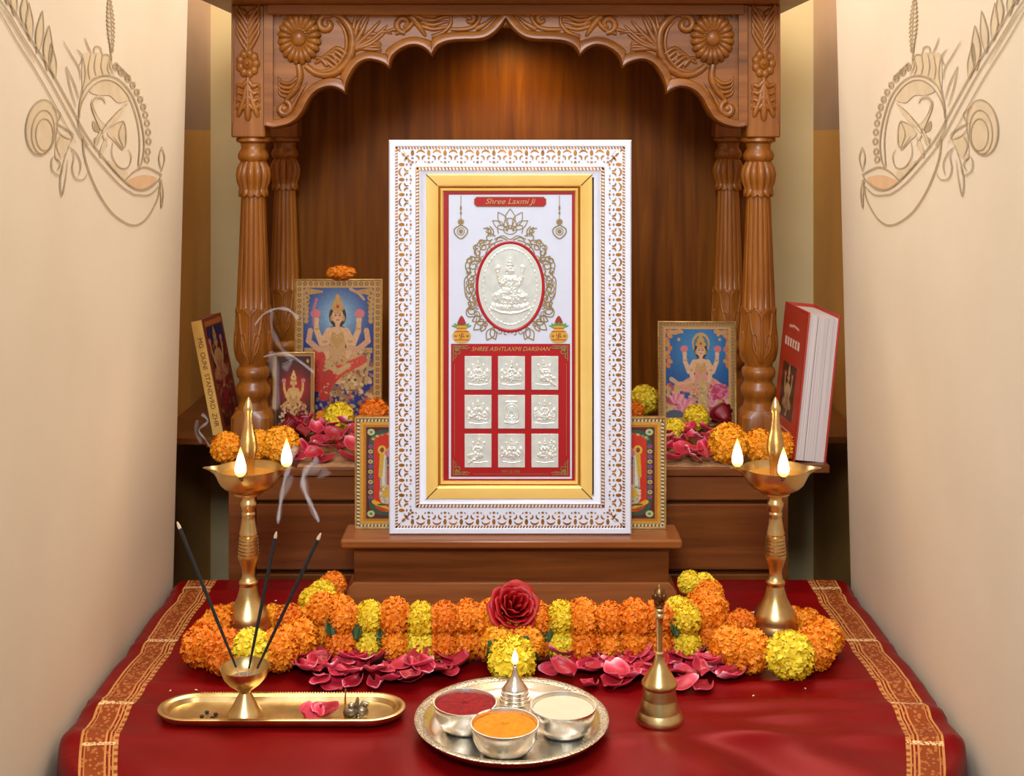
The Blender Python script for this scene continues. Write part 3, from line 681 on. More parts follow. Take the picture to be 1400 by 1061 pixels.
def paint_large():
    c = Cv(200, 334, (34, 52, 120)); c.r(0, 0, 1, 2, (30, 48, 124)); c.glow(.49, .42, .33, (150, 190, 214), .95)
    c.speck(.1, 1.32, .9, 1.6, [(40, 70, 130), (170, 120, 60), (200, 90, 60), (30, 50, 90), (206, 170, 110)], 160, .03, 2)
    c.r(.1, .78, .9, .84, (190, 150, 96))
    c.speck(.16, .82, .9, 1.34, [(196, 156, 100), (170, 120, 70), (212, 176, 124), (150, 100, 60)], 220, .035, 5)
    for k in range(8): c.l([(.55+k*.045, .86), (.6+k*.035, 1.0), (.62+k*.03, 1.2)], .016, .01, (190, 150, 96) if k % 2 else (146, 98, 60))
    deity(c, .49, .50, .068, (224, 176, 130), (206, 160, 106), (198, 150, 80), (60, 40, 40))
    for (a, b, rr, cl) in (((.25, .9), (.22, 1.22), .10, (206, 66, 52)), ((.32, 1.2), (.5, 1.05), .10, (202, 60, 48)), ((.5, 1.06), (.78, .92), .07, (210, 74, 56)), ((.4, 1.1), (.33, 1.35), .07, (196, 56, 46))): c.l([a, b], rr, rr*.7, cl)
    c.l([(.37, .96), (.5, 1.06), (.62, .98)], .035, .03, (206, 166, 110)); c.speck(.2, .92, .8, 1.3, [(220, 110, 70), (180, 44, 40), (214, 170, 110)], 60, .014, 9)
    c.e(.66, 1.17, .11, .09, (206, 166, 110)); c.speck(.55, 1.08, .8, 1.3, [(160, 110, 64), (222, 190, 140), (190, 140, 84)], 50, .02, 4); c.e(.63, 1.15, .015, .012, (40, 30, 30)); c.e(.70, 1.15, .015, .012, (40, 30, 30))
    c.l([(.24, .22), (.20, .36), (.21, .52)], .016, .01, (196, 110, 130)); c.l([(.64, .10), (.74, .15), (.80, .22)], .018, .014, (190, 150, 120))
    for sg, x in ((-1, .17), (1, .83)): c.l([(x, .58), (x+sg*.02, .70), (x-sg*.1, .80), (x-sg*.2, .78)], .03, .035, (214, 160, 120))
    z = c.c.copy()
    for sg in (0, 1):
        X = .1 if sg == 0 else .9; dd = 1 if sg == 0 else -1
        for k in range(7): c.e(X+dd*.02, .14+k*.055, .045-k*.003, .03, (190, 146, 84), 20*dd); c.e(X+dd*(.02+k*.028), .13, .03, .045-k*.005, (186, 140, 78))
        for k in range(5): c.e(X+dd*(.02+k*.01), .15+k*.05, .012, .01, (110, 66, 40))
    fr = c.c.copy(); gilt_frame_colors(c, .075, (196, 150, 82), (120, 78, 44)); msk = ((c.X > .085) & (c.X < .915) & (c.Y > .085) & (c.Y < c.asp-.085)); c.c[msk] = fr[msk]; c.mottle(.14, 2); return c
def paint_small():
    c = Cv(120, 200, (70, 22, 20)); c.r(0, 0, 1, 2, (58, 26, 26)); c.glow(.55, .75, .42, (196, 44, 24), 1)
    deity(c, .5, .68, .065, (222, 168, 104), (204, 148, 84), (226, 184, 110), (160, 90, 40)); 
    c.speck(.15, 1.05, .9, 1.5, [(206, 160, 104), (224, 190, 140), (150, 84, 50), (120, 30, 40)], 90, .04, 3)
    c.l([(.2, .22), (.5, .12), (.82, .26)], .006, .006, (176, 130, 120)); c.e(.86, .16, .03, .04, (214, 160, 70))
    fr = c.c.copy(); c.r(0, 0, 1, 2, (176, 124, 66)); msk = ((c.X > .055) & (c.X < .945) & (c.Y > .055) & (c.Y < c.asp-.05)); c.c[msk] = fr[msk]; c.mottle(.14, 2); return c
def paint_right():
    c = Cv(190, 252, (24, 82, 146)); c.glow(.55, .35, .42, (70, 150, 200), .8)
    c.speck(.1, .82, .92, 1.2, [(214, 130, 130), (200, 160, 100), (226, 170, 150), (180, 70, 90), (206, 176, 80)], 200, .045, 6)
    c.e(.55, .27, .115, .14, (206, 160, 96)); c.e(.55, .28, .095, .115, (90, 120, 130))
    deity(c, .55, .44, .058, (226, 180, 140), (220, 150, 130), (204, 158, 84), (70, 46, 40))
    for (x, y) in ((.22, .98), (.34, 1.05), (.7, 1.0), (.82, .92), (.78, .84), (.3, 1.15)):
        for k in range(5): c.e(x+(k-2)*.025, y-abs(k-2)*-.012, .02, .065, (222, 120, 140) if k % 2 else (236, 160, 170), (k-2)*16)
    c.e(.78, .9, .1, .1, (196, 70, 100)); c.speck(.68, .8, .9, 1.0, [(222, 120, 150), (190, 60, 90)], 30, .03, 8)
    c.l([(.57, .78), (.58, 1.0), (.56, 1.12)], .05, .07, (204, 168, 110)); c.speck(.45, .8, .68, 1.1, [(220, 190, 140), (160, 120, 70)], 40, .015, 2)
    c.e(.2, 1.2, .12, .06, (90, 96, 110)); c.l([(.16, .74), (.25, .8), (.4, .78)], .03, .02, (220, 170, 130))
    for sg, x in ((1, .12), (-1, .9)):
        for k in range(9): c.e(x+sg*.02*math.sin(k*2), .12+k*.055, .04, .028, (200, 146, 80) if k % 2 else (214, 120, 70), 30*k)
        for k in range(5): c.e(x+sg*(.03+k*.03), .12+.01*math.sin(k), .028, .03, (206, 150, 84)); 
    for p in ((.3, .12), (.26, .22), (.78, .16), (.80, .22)): c.e(*p, .02, .02, (210, 160, 96))
    fr = c.c.copy(); gilt_frame_colors(c, .05, (180, 140, 84), (128, 84, 50)); c.r(.06, .06, .94, c.asp-.06, (210, 160, 90))
    msk = ((c.X > .085) & (c.X < .915) & (c.Y > .085) & (c.Y < c.asp-.085)); c.c[msk] = fr[msk]; c.mottle(.14, 2); return c
LX = on(462, 583, SZ)
picture('framed_picture', 'gilt bordered picture of a seated goddess on blue, tallest on the left shelf', .168, .281, .008, paint_large(), (LX[0], LX[1], SZ), (-.04, 0, 0))
LS = on(400, 594, SZ)
picture('framed_picture', 'small dark red picture leaning in front of the taller blue one', .0775, .152, .006, paint_small(), (LS[0]+.001, LS[1], SZ), (-.07, 0, .04))
RX = on(955, 582, SZ)
picture('framed_picture', 'gilt bordered picture of a seated goddess on sky blue, right shelf', .150, .199, .008, paint_right(), (RX[0]-.002, RX[1], SZ), (-.05, 0, -.03))

# pair of arched idol pictures half hidden by the white frame
def paint_side():
    c = Cv(230, 270, (176, 40, 30)); c.r(.0, .0, 1, 2, (60, 66, 50))
    c.r(.10, .10, .90, 1.07, (96, 30, 34)); rg = random.Random(4)
    for j in range(60):
        t = j/60; 
    X, Y = c.X, c.Y
    def rr(x0, y0, x1, y1, r_, col):
        dx_ = np.maximum(np.maximum(x0+r_-X, X-(x1-r_)), 0); dy = np.maximum(np.maximum(y0+r_-Y, Y-(y1-r_)), 0); c.put((np.hypot(dx_, dy) < r_).astype(float), col)
    rr(.12, .12, .88, 1.05, .14, (58, 84, 66)); rr(.165, .155, .835, 1.01, .12, (204, 52, 30))
    for k in range(11):
        for x in (.135, .865): c.e(x, .30+k*.055, .022, .022, (196, 180, 120) if k % 2 else (120, 90, 140)); c.e(x, .30+k*.055, .010, .010, (150, 50, 40))
    for x, y in ((.14, .145), (.86, .145), (.14, 1.03), (.86, 1.03)): c.e(x, y, .035, .035, (190, 200, 140)); c.e(x, y, .015, .015, (90, 130, 80))
    for k in range(14):
        a = PI*k/13; c.e(.5-.34*math.cos(a), .22-.07*math.sin(a), .016, .013, (110, 140, 110) if k % 2 else (204, 176, 100))
    c.l([(.17, .9), (.3, .98), (.5, 1.0), (.7, .98), (.83, .9)], .022, .022, (226, 170, 50)); c.l([(.2, .95), (.35, 1.01), (.5, 1.03), (.65, 1.01), (.8, .95)], .008, .008, (150, 90, 30))
    for sg in (-1, 1):
        pts = [(.5+sg*.24*math.cos(a), .44-.14*math.sin(a)) for a in [PI/2*k/6 for k in range(7)]]; c.l([(.5+sg*.24, .86)]+pts, .034, .034, (176, 168, 150)); c.l([(.5+sg*.24, .86)]+pts, .014, .014, (220, 214, 196))
        c.e(.5+sg*.255, .34, .04, .05, (214, 186, 70)); c.e(.5+sg*.255, .34, .02, .028, (150, 60, 40)); c.l([(.5+sg*.255, .40), (.5+sg*.27, .62)], .022, .018, (206, 170, 60))
        c.e(.5+sg*.22, .82, .06, .11, (200, 190, 160)); c.speck(.5+sg*.22-.05, .74, .5+sg*.22+.05, .9, [(120, 110, 90), (230, 220, 190), (206, 150, 60)], 50, .012, 5+sg)
        c.e(.5+sg*.25, .93, .05, .012, (60, 90, 60))
    c.r(.33, .6, .67, .9, (150, 30, 30)); deity(c, .5, .46, .05, (80, 60, 50), (214, 170, 60), (226, 186, 90), (60, 30, 20))
    fr = c.c.copy(); c.r(0, 0, 1, 2, (170, 150, 110)); 
    for k in range(60):
        for y in (.018, c.asp-.018): c.e(k/59, y, .010, .014, (232, 214, 170) if k % 2 else (90, 66, 40), 25)
        for x in (.018, .982): c.e(x, k/59*c.asp, .014, .010, (232, 214, 170) if k % 2 else (90, 66, 40), 25)
    c.r(.04, .04, .96, c.asp-.04, (214, 156, 50)); c.r(.065, .065, .935, c.asp-.065, (190, 120, 36)); msk = ((c.X > .09) & (c.X < .91) & (c.Y > .09) & (c.Y < c.asp-.09)); c.c[msk] = fr[msk]; c.mottle(.12, 2); return c
side = paint_side(); PTZ = .110
for xl, xr, lb in ((485, 632, 'square gilt picture with red arch, peeking out left of the white frame'), (758, 911, 'square gilt picture with red arch, peeking out right of the white frame')):
    a, b = (xl-700)*2.046/FPX, (xr-700)*2.046/FPX
    picture('framed_picture', lb, b-a, .178, .010, side, ((a+b)/2, 2.046, PTZ), (-.015, 0, 0))

# ------------------------------------------------------------------ main white frame
FS = 2.021/FPX
FR = thing('ornate_framed_picture', 'large white and gold framed silver relief picture standing on the pedestal', 'picture frame', (-.0029, 2.021, PTZ))
def F(px, py): return ((px-697.5)*FS, (728-py)*FS)
fw, fh = 331*FS, 538*FS
WHITE = simple('white_lacquer', lin(222, 230, 246), .35, 0, .02)
FGOLD = metal('painted_gold_tracery', lin(146, 92, 26), lin(196, 136, 52), .4, 60, .1, .55)
LGOLD = metal('gold_liner', lin(246, 204, 108), lin(252, 216, 130), .34, 6, .02, .35)
LGOLDD = metal('gold_liner_dark_step', lin(176, 106, 36), lin(206, 140, 56), .3, 8, .02, .8)  # darker gold for the step between liner and bead
k = FS
m = MB(); m.rect_sweep(-fw/2, fw/2, 0, fh, [(0, .022), (0, -.004), (2*k, -.007), (8*k, -.007), (9.5*k, -.0055), (15*k, -.0055), (34*k, -.0045), (37*k, -.0055), (42*k, -.0055), (44*k, -.003), (51*k, -.001), (51*k, .01), (6*k, .022), (0, .022)])
m.build('white_moulding', WHITE, FR)
m = MB(); m.box(-fw/2+.004, fw/2-.004, .012, .021, .004, fh-.004); m.build('backing_board', W['cab'], FR)
# gold liner: outer flat band, inner bead
gx0, gz0 = F(583, 680); gx1, gz1 = F(809.5, 237)
m = MB(); m.rect_sweep(gx0, gx1, gz0, gz1, [(0, .003), (0, -.0035), (1*k, -.0045), (14*k, -.0035), (16*k, -.0015)]); m.build('gold_liner', LGOLD, FR)
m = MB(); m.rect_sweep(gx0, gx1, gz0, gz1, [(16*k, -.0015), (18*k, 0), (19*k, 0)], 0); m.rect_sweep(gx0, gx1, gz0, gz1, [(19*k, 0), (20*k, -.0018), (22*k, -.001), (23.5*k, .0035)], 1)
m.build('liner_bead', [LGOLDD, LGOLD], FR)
m = MB()
for (cx, cz, sx, sz) in ((gx0, gz0, 1, 1), (gx1, gz0, -1, 1), (gx0, gz1, 1, -1), (gx1, gz1, -1, -1)):
    a = np.array([cx, cz]); b = a+np.array([sx, sz])*15*k; n_ = np.array([-sz, sx])*.45*k
    m.add([(a[0]+n_[0], -.0048, a[1]+n_[1]), (a[0]-n_[0], -.0048, a[1]-n_[1]), (b[0]-n_[0], -.0038, b[1]-n_[1]), (b[0]+n_[0], -.0038, b[1]+n_[1])], [(0, 1, 2, 3)])
    a2 = a-np.array([sx, sz])*32*k; n_ = n_*.3
    m.add([(a2[0]+n_[0], -.0058, a2[1]+n_[1]), (a2[0]-n_[0], -.0058, a2[1]-n_[1]), (a[0]-n_[0], -.0022, a[1]-n_[1]), (a[0]+n_[0], -.0022, a[1]+n_[1])], [(0, 1, 2, 3)])
m.build('mitre_joint', simple('mitre_line', lin(70, 40, 16), .7), FR, smooth=False)
# tracery
def tracery():
    m = MB()
    def shape(poly, y, t=.0006):     # raised little gold shape
        m.prism(poly, y-t, y+.0004)
    def side_run(org, ux, uz, vx, vz, L, period, n_):
        # local coords: a along side, b inward, in px
        T = lambda a, b: (org[0]+(ux*a+vx*b)*k, org[1]+(uz*a+vz*b)*k)
        def arc(cx, cy, r, a0, a1, wd, y=-.0055, n=5):
            o_, i_ = [], []
            for j in range(n+1):
                t = j/n; a = math.radians(a0+(a1-a0)*t); w_ = wd*math.sin(PI*(.12+.76*t))
                o_.append(T(cx+(r+w_/2)*math.cos(a), cy+(r+w_/2)*math.sin(a))); i_.append(T(cx+(r-w_/2)*math.cos(a), cy+(r-w_/2)*math.sin(a)))
            shape(o_+i_[::-1], y)
        def oval(cx, cy, rx, ry, y=-.0055, n=8): shape([T(cx+rx*math.cos(2*PI*j/n), cy+ry*math.sin(2*PI*j/n)) for j in range(n)], y)
        nn = n_
        for j in range(nn):
            c = L/2+(j-(nn-1)/2)*period
            oval(c, 17.5, 2.4, 4.2)
            if j < nn-1: arc(c+period/2, 20.5, 6.3, -152, -28, 2.6)
            for sg in (-1, 1):
                a0, a1 = ((-100, 30) if sg > 0 else (-80, -210)); arc(c+sg*5.2, 25, 3.6, a0, a1, 2.4)
                arc(c+sg*3.4, 27.6, 2.6, 90-sg*70, 90-sg*10, 1.5)
            oval(c, 24.5, 1.8, 1.2, n=6); oval(c, 30, 2.0, 1.5, n=6)
        for (b0, b1, p_, y) in ((8.6, 12.4, 4.1, -.0056), (36.8, 41.2, 4.6, -.0056)):
            cnt = int((L-2*b0)/p_)
            for j in range(cnt):
                a = b0+(j+.5)*(L-2*b0)/cnt
                shape([T(a-1.6, b0), T(a+.6, b0), T(a+2.0, b1), T(a-.2, b1)], y, .0005)
        for b_ in (36.9, 41.3):
            shape([T(b_, b_-.3), T(L-b_, b_-.3), T(L-b_, b_+.3), T(b_, b_+.3)], -.0056, .0003)
    side_run((-fw/2, fh), 1, 0, 0, -1, 331, 22.2, 13)
    side_run((-fw/2, 0), 1, 0, 0, 1, 331, 22.2, 13)
    side_run((-fw/2, 0), 0, 1, 1, 0, 538, 20.5, 24)
    side_run((fw/2, 0), 0, 1, -1, 0, 538, 20.5, 24)
    for sx in (-1, 1):
        for sz in (0, 1):
            for r_, q in ((14, 2.2), (20, 3.0), (27, 1.8)):
                cx = sx*(fw/2-r_*k); cz = (fh-r_*k) if sz else r_*k; d = np.array([sx, 1 if sz else -1])*q*k; e_ = np.array([-d[1], d[0]])*.45
                shape([(cx+d[0], cz+d[1]), (cx+e_[0], cz+e_[1]), (cx-d[0], cz-d[1]), (cx-e_[0], cz-e_[1])], -.0055)
    # wind faces outward is fixed inside prism
    m.build('gold_tracery', FGOLD, FR, smooth=False)
tracery()
# print sheet
RED = simple('red_print', lin(164, 8, 18), .4, 0, .03); WPR = simple('white_print', lin(204, 212, 230), .4, 0, .02)
BR = simple('bronze_ink', lin(146, 122, 70), .45, .3, .1); GOLDI = simple('gold_ink', lin(214, 164, 60), .4, .2, .1)
GREEN = simple('green_ink', lin(96, 146, 70), .5); DRED = simple('maroon_ink', lin(150, 40, 36), .5); MAR = simple('mat_red', lin(152, 6, 16), .45, 0, .03)
def rectp(m, x0, y0, x1, y1, y, mi): (a, b), (c, d) = F(x0, y1), F(x1, y0); m.add([(a, y, b), (c, y, b), (c, y, d), (a, y, d)], [(0, 1, 2, 3)], mi)
m = MB(); rectp(m, 604, 254, 792, 664, .0035, 0); m.build('red_mat', MAR, FR, smooth=False)
m = MB(); rectp(m, 613.5, 265, 782, 654, .0030, 0); rectp(m, 616.5, 469, 779.5, 651, .0027, 1); m.build('print_sheet', [WPR, RED], FR, smooth=False)
def ornaments():
    m = MB(); base = .0022
    cnt = [0]
    def rib(pts, wd=1.3, mi=0, n=5, closed=False, taper=False):
        cnt[0] += 1; yb = base-.0000035*cnt[0]
        p = [np.array(a) for a in spline(pts, n, closed)]
        if closed: p.append(p[0])
        vs = []; N = len(p)
        for i in range(N):
            t = p[min(i+1, N-1)]-p[max(i-1, 0)]
            if closed and i in (0, N-1): t = p[1]-p[-2]
            t = t/(np.linalg.norm(t)+1e-6); nn = np.array([-t[1], t[0]]); w_ = wd/2*(1 if not taper else .4+.6*math.sin(PI*i/(N-1)))
            for sg in (1, -1): a = p[i]+nn*w_*sg; x, z = F(*a); vs.append((x, yb, z))
        m.add(vs, [(2*i, 2*i+1, 2*i+3, 2*i+2) for i in range(N-1)], mi)
    def blob(pts, mi, n=3, dy=0): m.prism([F(*a) for a in spline(pts, n, True)], base-.0003-dy, base+.0003, mi)
    def ov(cx, cy, rx, ry, k_=10, rot=0): return [(cx+rx*math.cos(2*PI*j/k_)*math.cos(rot)-ry*math.sin(2*PI*j/k_)*math.sin(rot), cy+rx*math.cos(2*PI*j/k_)*math.sin(rot)+ry*math.sin(2*PI*j/k_)*math.cos(rot)) for j in range(k_)]
    cx = 697.5
    # lotus crown
    for a, L, wd in ((0, 28, 7), (-.55, 28, 6), (.55, 28, 6), (-1.0, 25, 5), (1.0, 25, 5)):
        t = np.array([math.sin(a), -math.cos(a)]); nn = np.array([t[1], -t[0]]); b = np.array([cx, 316])+t*4; tip = b+t*L; mid = b+t*L*.55
        rib([b, mid+nn*wd, tip], 1.2, n=6); rib([b, mid-nn*wd, tip], 1.2, n=6)
    rib(ov(cx, 313, 9, 6, 12), 1.1, closed=True); rib([(cx-16, 318), (cx-17, 308), (cx-9, 306), (cx-7, 300), (cx, 297), (cx+7, 300), (cx+9, 306), (cx+17, 308), (cx+16, 318)], 1.3)
    rib([(cx-4, 316), (cx-5, 310), (cx, 307), (cx+5, 310), (cx+4, 316)], 1.0); rib([(cx-22, 326), (cx-10, 321), (cx, 326), (cx+10, 321), (cx+22, 326)], 1.2)
    for sg in (-1, 1):
        fx = lambda x: cx+sg*x
        def rs(pts, wd=1.5, tp=False): rib([(fx(a), b) for a, b in pts], wd, taper=tp)
        def scroll(x, y, r_, a0, tn, wd=1.5):  # spiral volute
            pts = []
            for j in range(int(tn*10)+1):
                t = j/(tn*10); a = math.radians(a0)+2*PI*tn*t; pts.append((x+r_*(1-.75*t)*math.cos(a), y+r_*(1-.75*t)*math.sin(a)))
            rib([(fx(p[0]), p[1]) for p in pts], wd, n=2)
        rs([(20, 322), (26, 318), (32, 322), (30, 328), (24, 326)]); [rib([(fx(24+q_*2.5), 322), (fx(23+q_*4), 314-q_), (fx(28+q_*4.4), 308+q_*1.5)], 1.6) for q_ in range(3)]; scroll(29, 314, 4, 0, 1.1); scroll(24, 334, 6, -60, 1.1); scroll(40, 330, 5, 90, 1.2); rs([(10, 327), (20, 330), (30, 338), (34, 348)]); rs([(4, 327), (14, 323), (20, 328)]); scroll(47, 338, 5, 200, 1)
        scroll(36, 336, 7, -120, 1.1); scroll(44, 344, 6, -90, 1.1); scroll(50, 362, 7, -100, 1.2); scroll(56, 356, 5, -150, .9)
        scroll(53, 378, 7, -90, 1.1); scroll(54, 394, 7, -60, 1.2); scroll(50, 408, 6, -30, 1.0); scroll(52, 424, 7, -90, 1.1); scroll(40, 438, 7, -40, 1.1); scroll(44, 352, 4, 0, 1)
        rs([(26, 328), (40, 328), (48, 338), (46, 350), (54, 350), (61, 360), (59, 370), (54, 372), (62, 380), (62, 395), (60, 405), (54, 414), (60, 424), (57, 432), (44, 430)])
        rs([(22, 332), (36, 334), (42, 344), (41, 356), (50, 356), (56, 364), (53, 372)]); rs([(46, 374), (56, 380), (57, 392), (52, 402), (48, 412)]); rs([(46, 395), (50, 405), (44, 418)])
        rs([(44, 372), (50, 388), (46, 404), (44, 414), (36, 428)], .9); rs([(42, 350), (48, 366), (44, 380)], .9)
        for bx, by, ex, ey in ((40, 432, 52, 438), (36, 438, 50, 450), (22, 446, 32, 464), (26, 448, 20, 463), (46, 420, 58, 412), (34, 440, 40, 452)):
            mx, my = (bx+ex)/2, (by+ey)/2; dx_, dy = ey-by, -(ex-bx); q = .28
            rs([(bx, by), (mx+dx_*q, my+dy*q), (ex, ey)]); rs([(bx, by), (mx-dx_*q, my-dy*q), (ex, ey)])
        for yy_, xx_ in ((352, 51), (368, 58), (386, 57), (402, 56), (414, 52), (428, 46), (442, 33)): scroll(xx_, yy_, 4.5, yy_*7 % 360, 1.2, 1.2)
        for yy_ in range(348, 440, 9): xx_ = 47.5*math.sqrt(max(.05, 1-((yy_-390.5)/62.5)**2)); rs([(xx_+1, yy_), (xx_+5, yy_+3), (xx_+4, yy_+8)], 1.0)
        scroll(6, 455, 4, 180, .9, 1.1); scroll(14, 452, 4, 0, 1.0, 1.1); blob([(fx(49), 388), (fx(55), 386), (fx(54), 393)], 0); blob([(fx(53), 416), (fx(58), 420), (fx(54), 423)], 0)
        # hanging pendant
        X = 67.5
        rs([(X, 266), (X, 298)], .9); blob(ov(fx(X), 283, 1.3, 4, 6), 0); blob(ov(fx(X), 290, 1.5, 2, 6), 0)
        for j in range(5): a = PI*j/5; rib([(fx(X)-4.5*math.cos(a), 302-4.5*math.sin(a)), (fx(X)+4.5*math.cos(a), 302+4.5*math.sin(a))], 1.5, n=1)
        rs([(X, 306), (X+8, 311), (X+9, 316), (X+6, 321), (X, 325), (X-6, 321), (X-9, 316), (X-8, 311), (X, 306)], 1.6)
        rib(ov(fx(X), 315, 5, 5), 1.0, closed=True); blob(ov(fx(X), 315, 3, 3, 8), 0)
        # kalash pot
        X = 66.5
        blob([(fx(X), 430), (fx(X+5), 438), (fx(X+5), 443), (fx(X-5), 443), (fx(X-5), 438)], 4, 2)
        for j in range(7): a = -PI/2+(j-3)*.42; rib([(fx(X)+3*math.cos(a), 447+1*math.sin(a)), (fx(X)+9*math.cos(a), 447+5.5*math.sin(a)), (fx(X)+14*math.cos(a), 446+7*math.sin(a))], 2.6, 3, taper=True)
        blob([(fx(X-7), 445), (fx(X+7), 445), (fx(X+6), 449), (fx(X+12), 455), (fx(X+12), 461), (fx(X+6), 467), (fx(X-6), 467), (fx(X-12), 461), (fx(X-12), 455), (fx(X-6), 449)], 2, 3, .0003)
        yy = base; 
        for (a0, b0, a1, b1) in ((-10, 451.5, 10, 452.5), (-10, 463, 10, 464), (-7, 447, 7, 448)):
            p0, p1 = F(fx(X)+a0, b0), F(fx(X)+a1, b1); m.box(min(p0[0], p1[0]), max(p0[0], p1[0]), base-.0009, base-.0005, p1[1], p0[1], 4)
        for dx_ in (-8, 8): x, z = F(fx(X)+dx_, 458); m.ell((x, base-.0006, z), (2.1*k, .0004, 2.1*k), 10, 4, 0)
        for (a0, b0, a1, b1) in ((-.5, 454.5, .5, 461.5), (-3.5, 457.5, 3.5, 458.5), (-.5, 454.5, 3.2, 455.5), (-3.2, 460.5, .5, 461.5), (-3.5, 455, -2.5, 458), (2.5, 458, 3.5, 461)):
            p0, p1 = F(fx(X)+a0, b0), F(fx(X)+a1, b1); m.box(min(p0[0], p1[0]), max(p0[0], p1[0]), base-.0010, base-.0006, p1[1], p0[1], 4)
    # red title plaque with bronze edge
    plq = lambda e_: [(649-e_, 271), (652-e_*.5, 268.5-e_), (743+e_*.5, 268.5-e_), (746+e_, 271), (746+e_, 278), (743+e_*.5, 280.5+e_), (652-e_*.5, 280.5+e_), (649-e_, 278)]
    m.prism([F(*p) for p in plq(1.0)], base-.0002, base+.0003, 0); m.prism([F(*p) for p in plq(0)], base-.0005, base+.0003, 1)
    # bronze corner tracery and lines on the red field
    for sx in (-1, 1):
        for sy in (0, 1):
            X = 698+sx*79.5; Y = 470.5 if sy == 0 else 649; d = 1 if sy == 0 else -1
            f_ = lambda a, b: (X-sx*a, Y+d*b)
            for pts in ([(1, 1), (12, 1.5), (22, 1)], [(1, 1), (1.5, 12), (1, 22)], [(3, 3), (8, 2), (10, 6), (6, 8), (4, 5)], [(10, 3), (15, 5), (19, 3)], [(3, 10), (5, 15), (3, 19)], [(5, 11), (9, 12), (11, 8)], [(14, 2), (18, 5), (24, 3)]): rib([f_(*p) for p in pts], 1.3)
            blob([f_(5, 3), f_(9, 5), f_(5, 9), f_(3, 5)], 0)
        rib([(698+sx*76.5, 496), (698+sx*76.5, 622)], .6, n=1)
    rib([(647, 647), (750, 647)], .7, n=1)
    m.build('printed_ornament', [BR, RED, GOLDI, GREEN, DRED], FR, smooth=False)
ornaments()
def text(name, body, size, cx, cy, mat_, parent, y=.0014, shear=0, sx=1.0, rot=None, loc=None, extrude=.0001, off=0):
    cu = bpy.data.curves.new(name, 'FONT'); cu.body = body; cu.size = size; cu.shear = shear; cu.align_x = 'CENTER'; cu.align_y = 'CENTER'; cu.extrude = extrude; cu.offset = off
    tmp = bpy.data.objects.new(name+'_tmp', cu); COL.objects.link(tmp); bpy.context.view_layer.update()
    me = bpy.data.meshes.new_from_object(tmp.evaluated_get(bpy.context.evaluated_depsgraph_get())); bpy.data.objects.remove(tmp)
    me.materials.clear(); me.materials.append(mat_); o = bpy.data.objects.new(name, me); COL.objects.link(o); o.parent = parent
    o.rotation_euler = rot or (PI/2, 0, 0); o.location = loc or (F(cx, cy)[0], y, F(cx, cy)[1]); o.scale = (sx, 1, 1); return o
BRL = simple('light_bronze_ink', lin(190, 158, 96), .4, .2, .05)
text('title_lettering', 'Shree Laxmi Ji', 10.5*k, 697, 274.2, BRL, FR, .0012, .35, 1.12)
text('subtitle_lettering', 'SHREE ASHTLAXMI DARSHAN', 8.2*k, 698, 476.2, BRL, FR, .0022, .3, .98)
text('foot_lettering', '999 SILVER', 6*k, 698, 644, BR, FR, .0022, .2, .9)
# oval relief
def silver_plate_mat():
    n = NT('silver_foil_relief'); v = n.coord(); f = n.noise(60, 4, v)
    n.l(n.ramp(f, [(.3, lin(208, 214, 206)), (.7, lin(228, 233, 226))]), n.b.inputs['Base Color']); n.set(Metallic=.3, Roughness=.3); n.bump(n.noise(420, 3, v), .25, .0006); return n.m
FOIL = silver_plate_mat()
def oval_relief():
    cx, cy = F(697.5, 390.5); rx, rz = 43.5*k, 58.5*k
    m = MB(); N = 72
    vs = []
    for (a, y) in ((47.5, .0028), (47.5, .0008), (46.5, .0003), (44, .0006), (43.3, .0012)):
        b = a+15; vs += [(cx+a*k*math.cos(2*PI*j/N), y, cy+b*k*math.sin(2*PI*j/N)) for j in range(N)]
    m.add(vs, [(i*N+j, (i+1)*N+j, (i+1)*N+(j+1) % N, i*N+(j+1) % N)[::-1] for i in range(4) for j in range(N)]); m.build('red_oval_rim', RED, FR)
    c = Cv(160, 216); c.z[:] = 0
    deity(c, .5, .47, .052, None, None, None, None, h=1.0, seat=1)
    for j in range(46):
        a = 2*PI*j/46; c.e(.5+.425*math.cos(a), .675+.60*math.sin(a), .011, .013, None, 0, .7)
    c.l([(.2, 1.02), (.35, 1.08), (.5, 1.10), (.65, 1.08), (.8, 1.02)], .02, .02, None, .5)
    for x in np.linspace(.24, .76, 9): c.e(x, .98+.03*math.cos((x-.5)*5), .035, .055, None, (x-.5)*90, .45)
    c.z += .12*(c.rng.rand(c.h, c.w)-.5)*(c.z > .05)
    rg = random.Random(5)
    for _ in range(260):
        a, b = rg.uniform(.25, .75), rg.uniform(.28, 1.0)
        if c.z[int(b*160), int(a*160)] > .25: c.z += .35*np.exp(-(((c.X-a)/.011)**2+((c.Y-b)/.011)**2))*rg.choice((1, -1))
    # polar-clipped ellipse grid
    NR, NA = 90, 150; vs = [(cx, .0011-.0030*c.z[108, 80], cy)]; m = MB()
    for i in range(1, NR+1):
        for j in range(NA):
            r_ = i/NR; a = 2*PI*j/NA; u, v = .5+.5*r_*math.cos(a), .675-.675*r_*math.sin(a)
            h = c.z[min(215, int(v*160)), min(159, int(u*160))]; dome = .0006*(1-r_*r_)
            vs.append((cx+rx*r_*math.cos(a), .0011-.0026*h-dome, cy+rz*r_*math.sin(a)))
    fs = [(0, 1+(j+1) % NA, 1+j)[::-1] for j in range(NA)]+[(1+(i-1)*NA+j, 1+i*NA+j, 1+i*NA+(j+1) % NA, 1+(i-1)*NA+(j+1) % NA) for i in range(1, NR) for j in range(NA)]
    m.add(vs, fs); m.build('silver_oval_relief', FOIL, FR, sharp=180)
oval_relief()
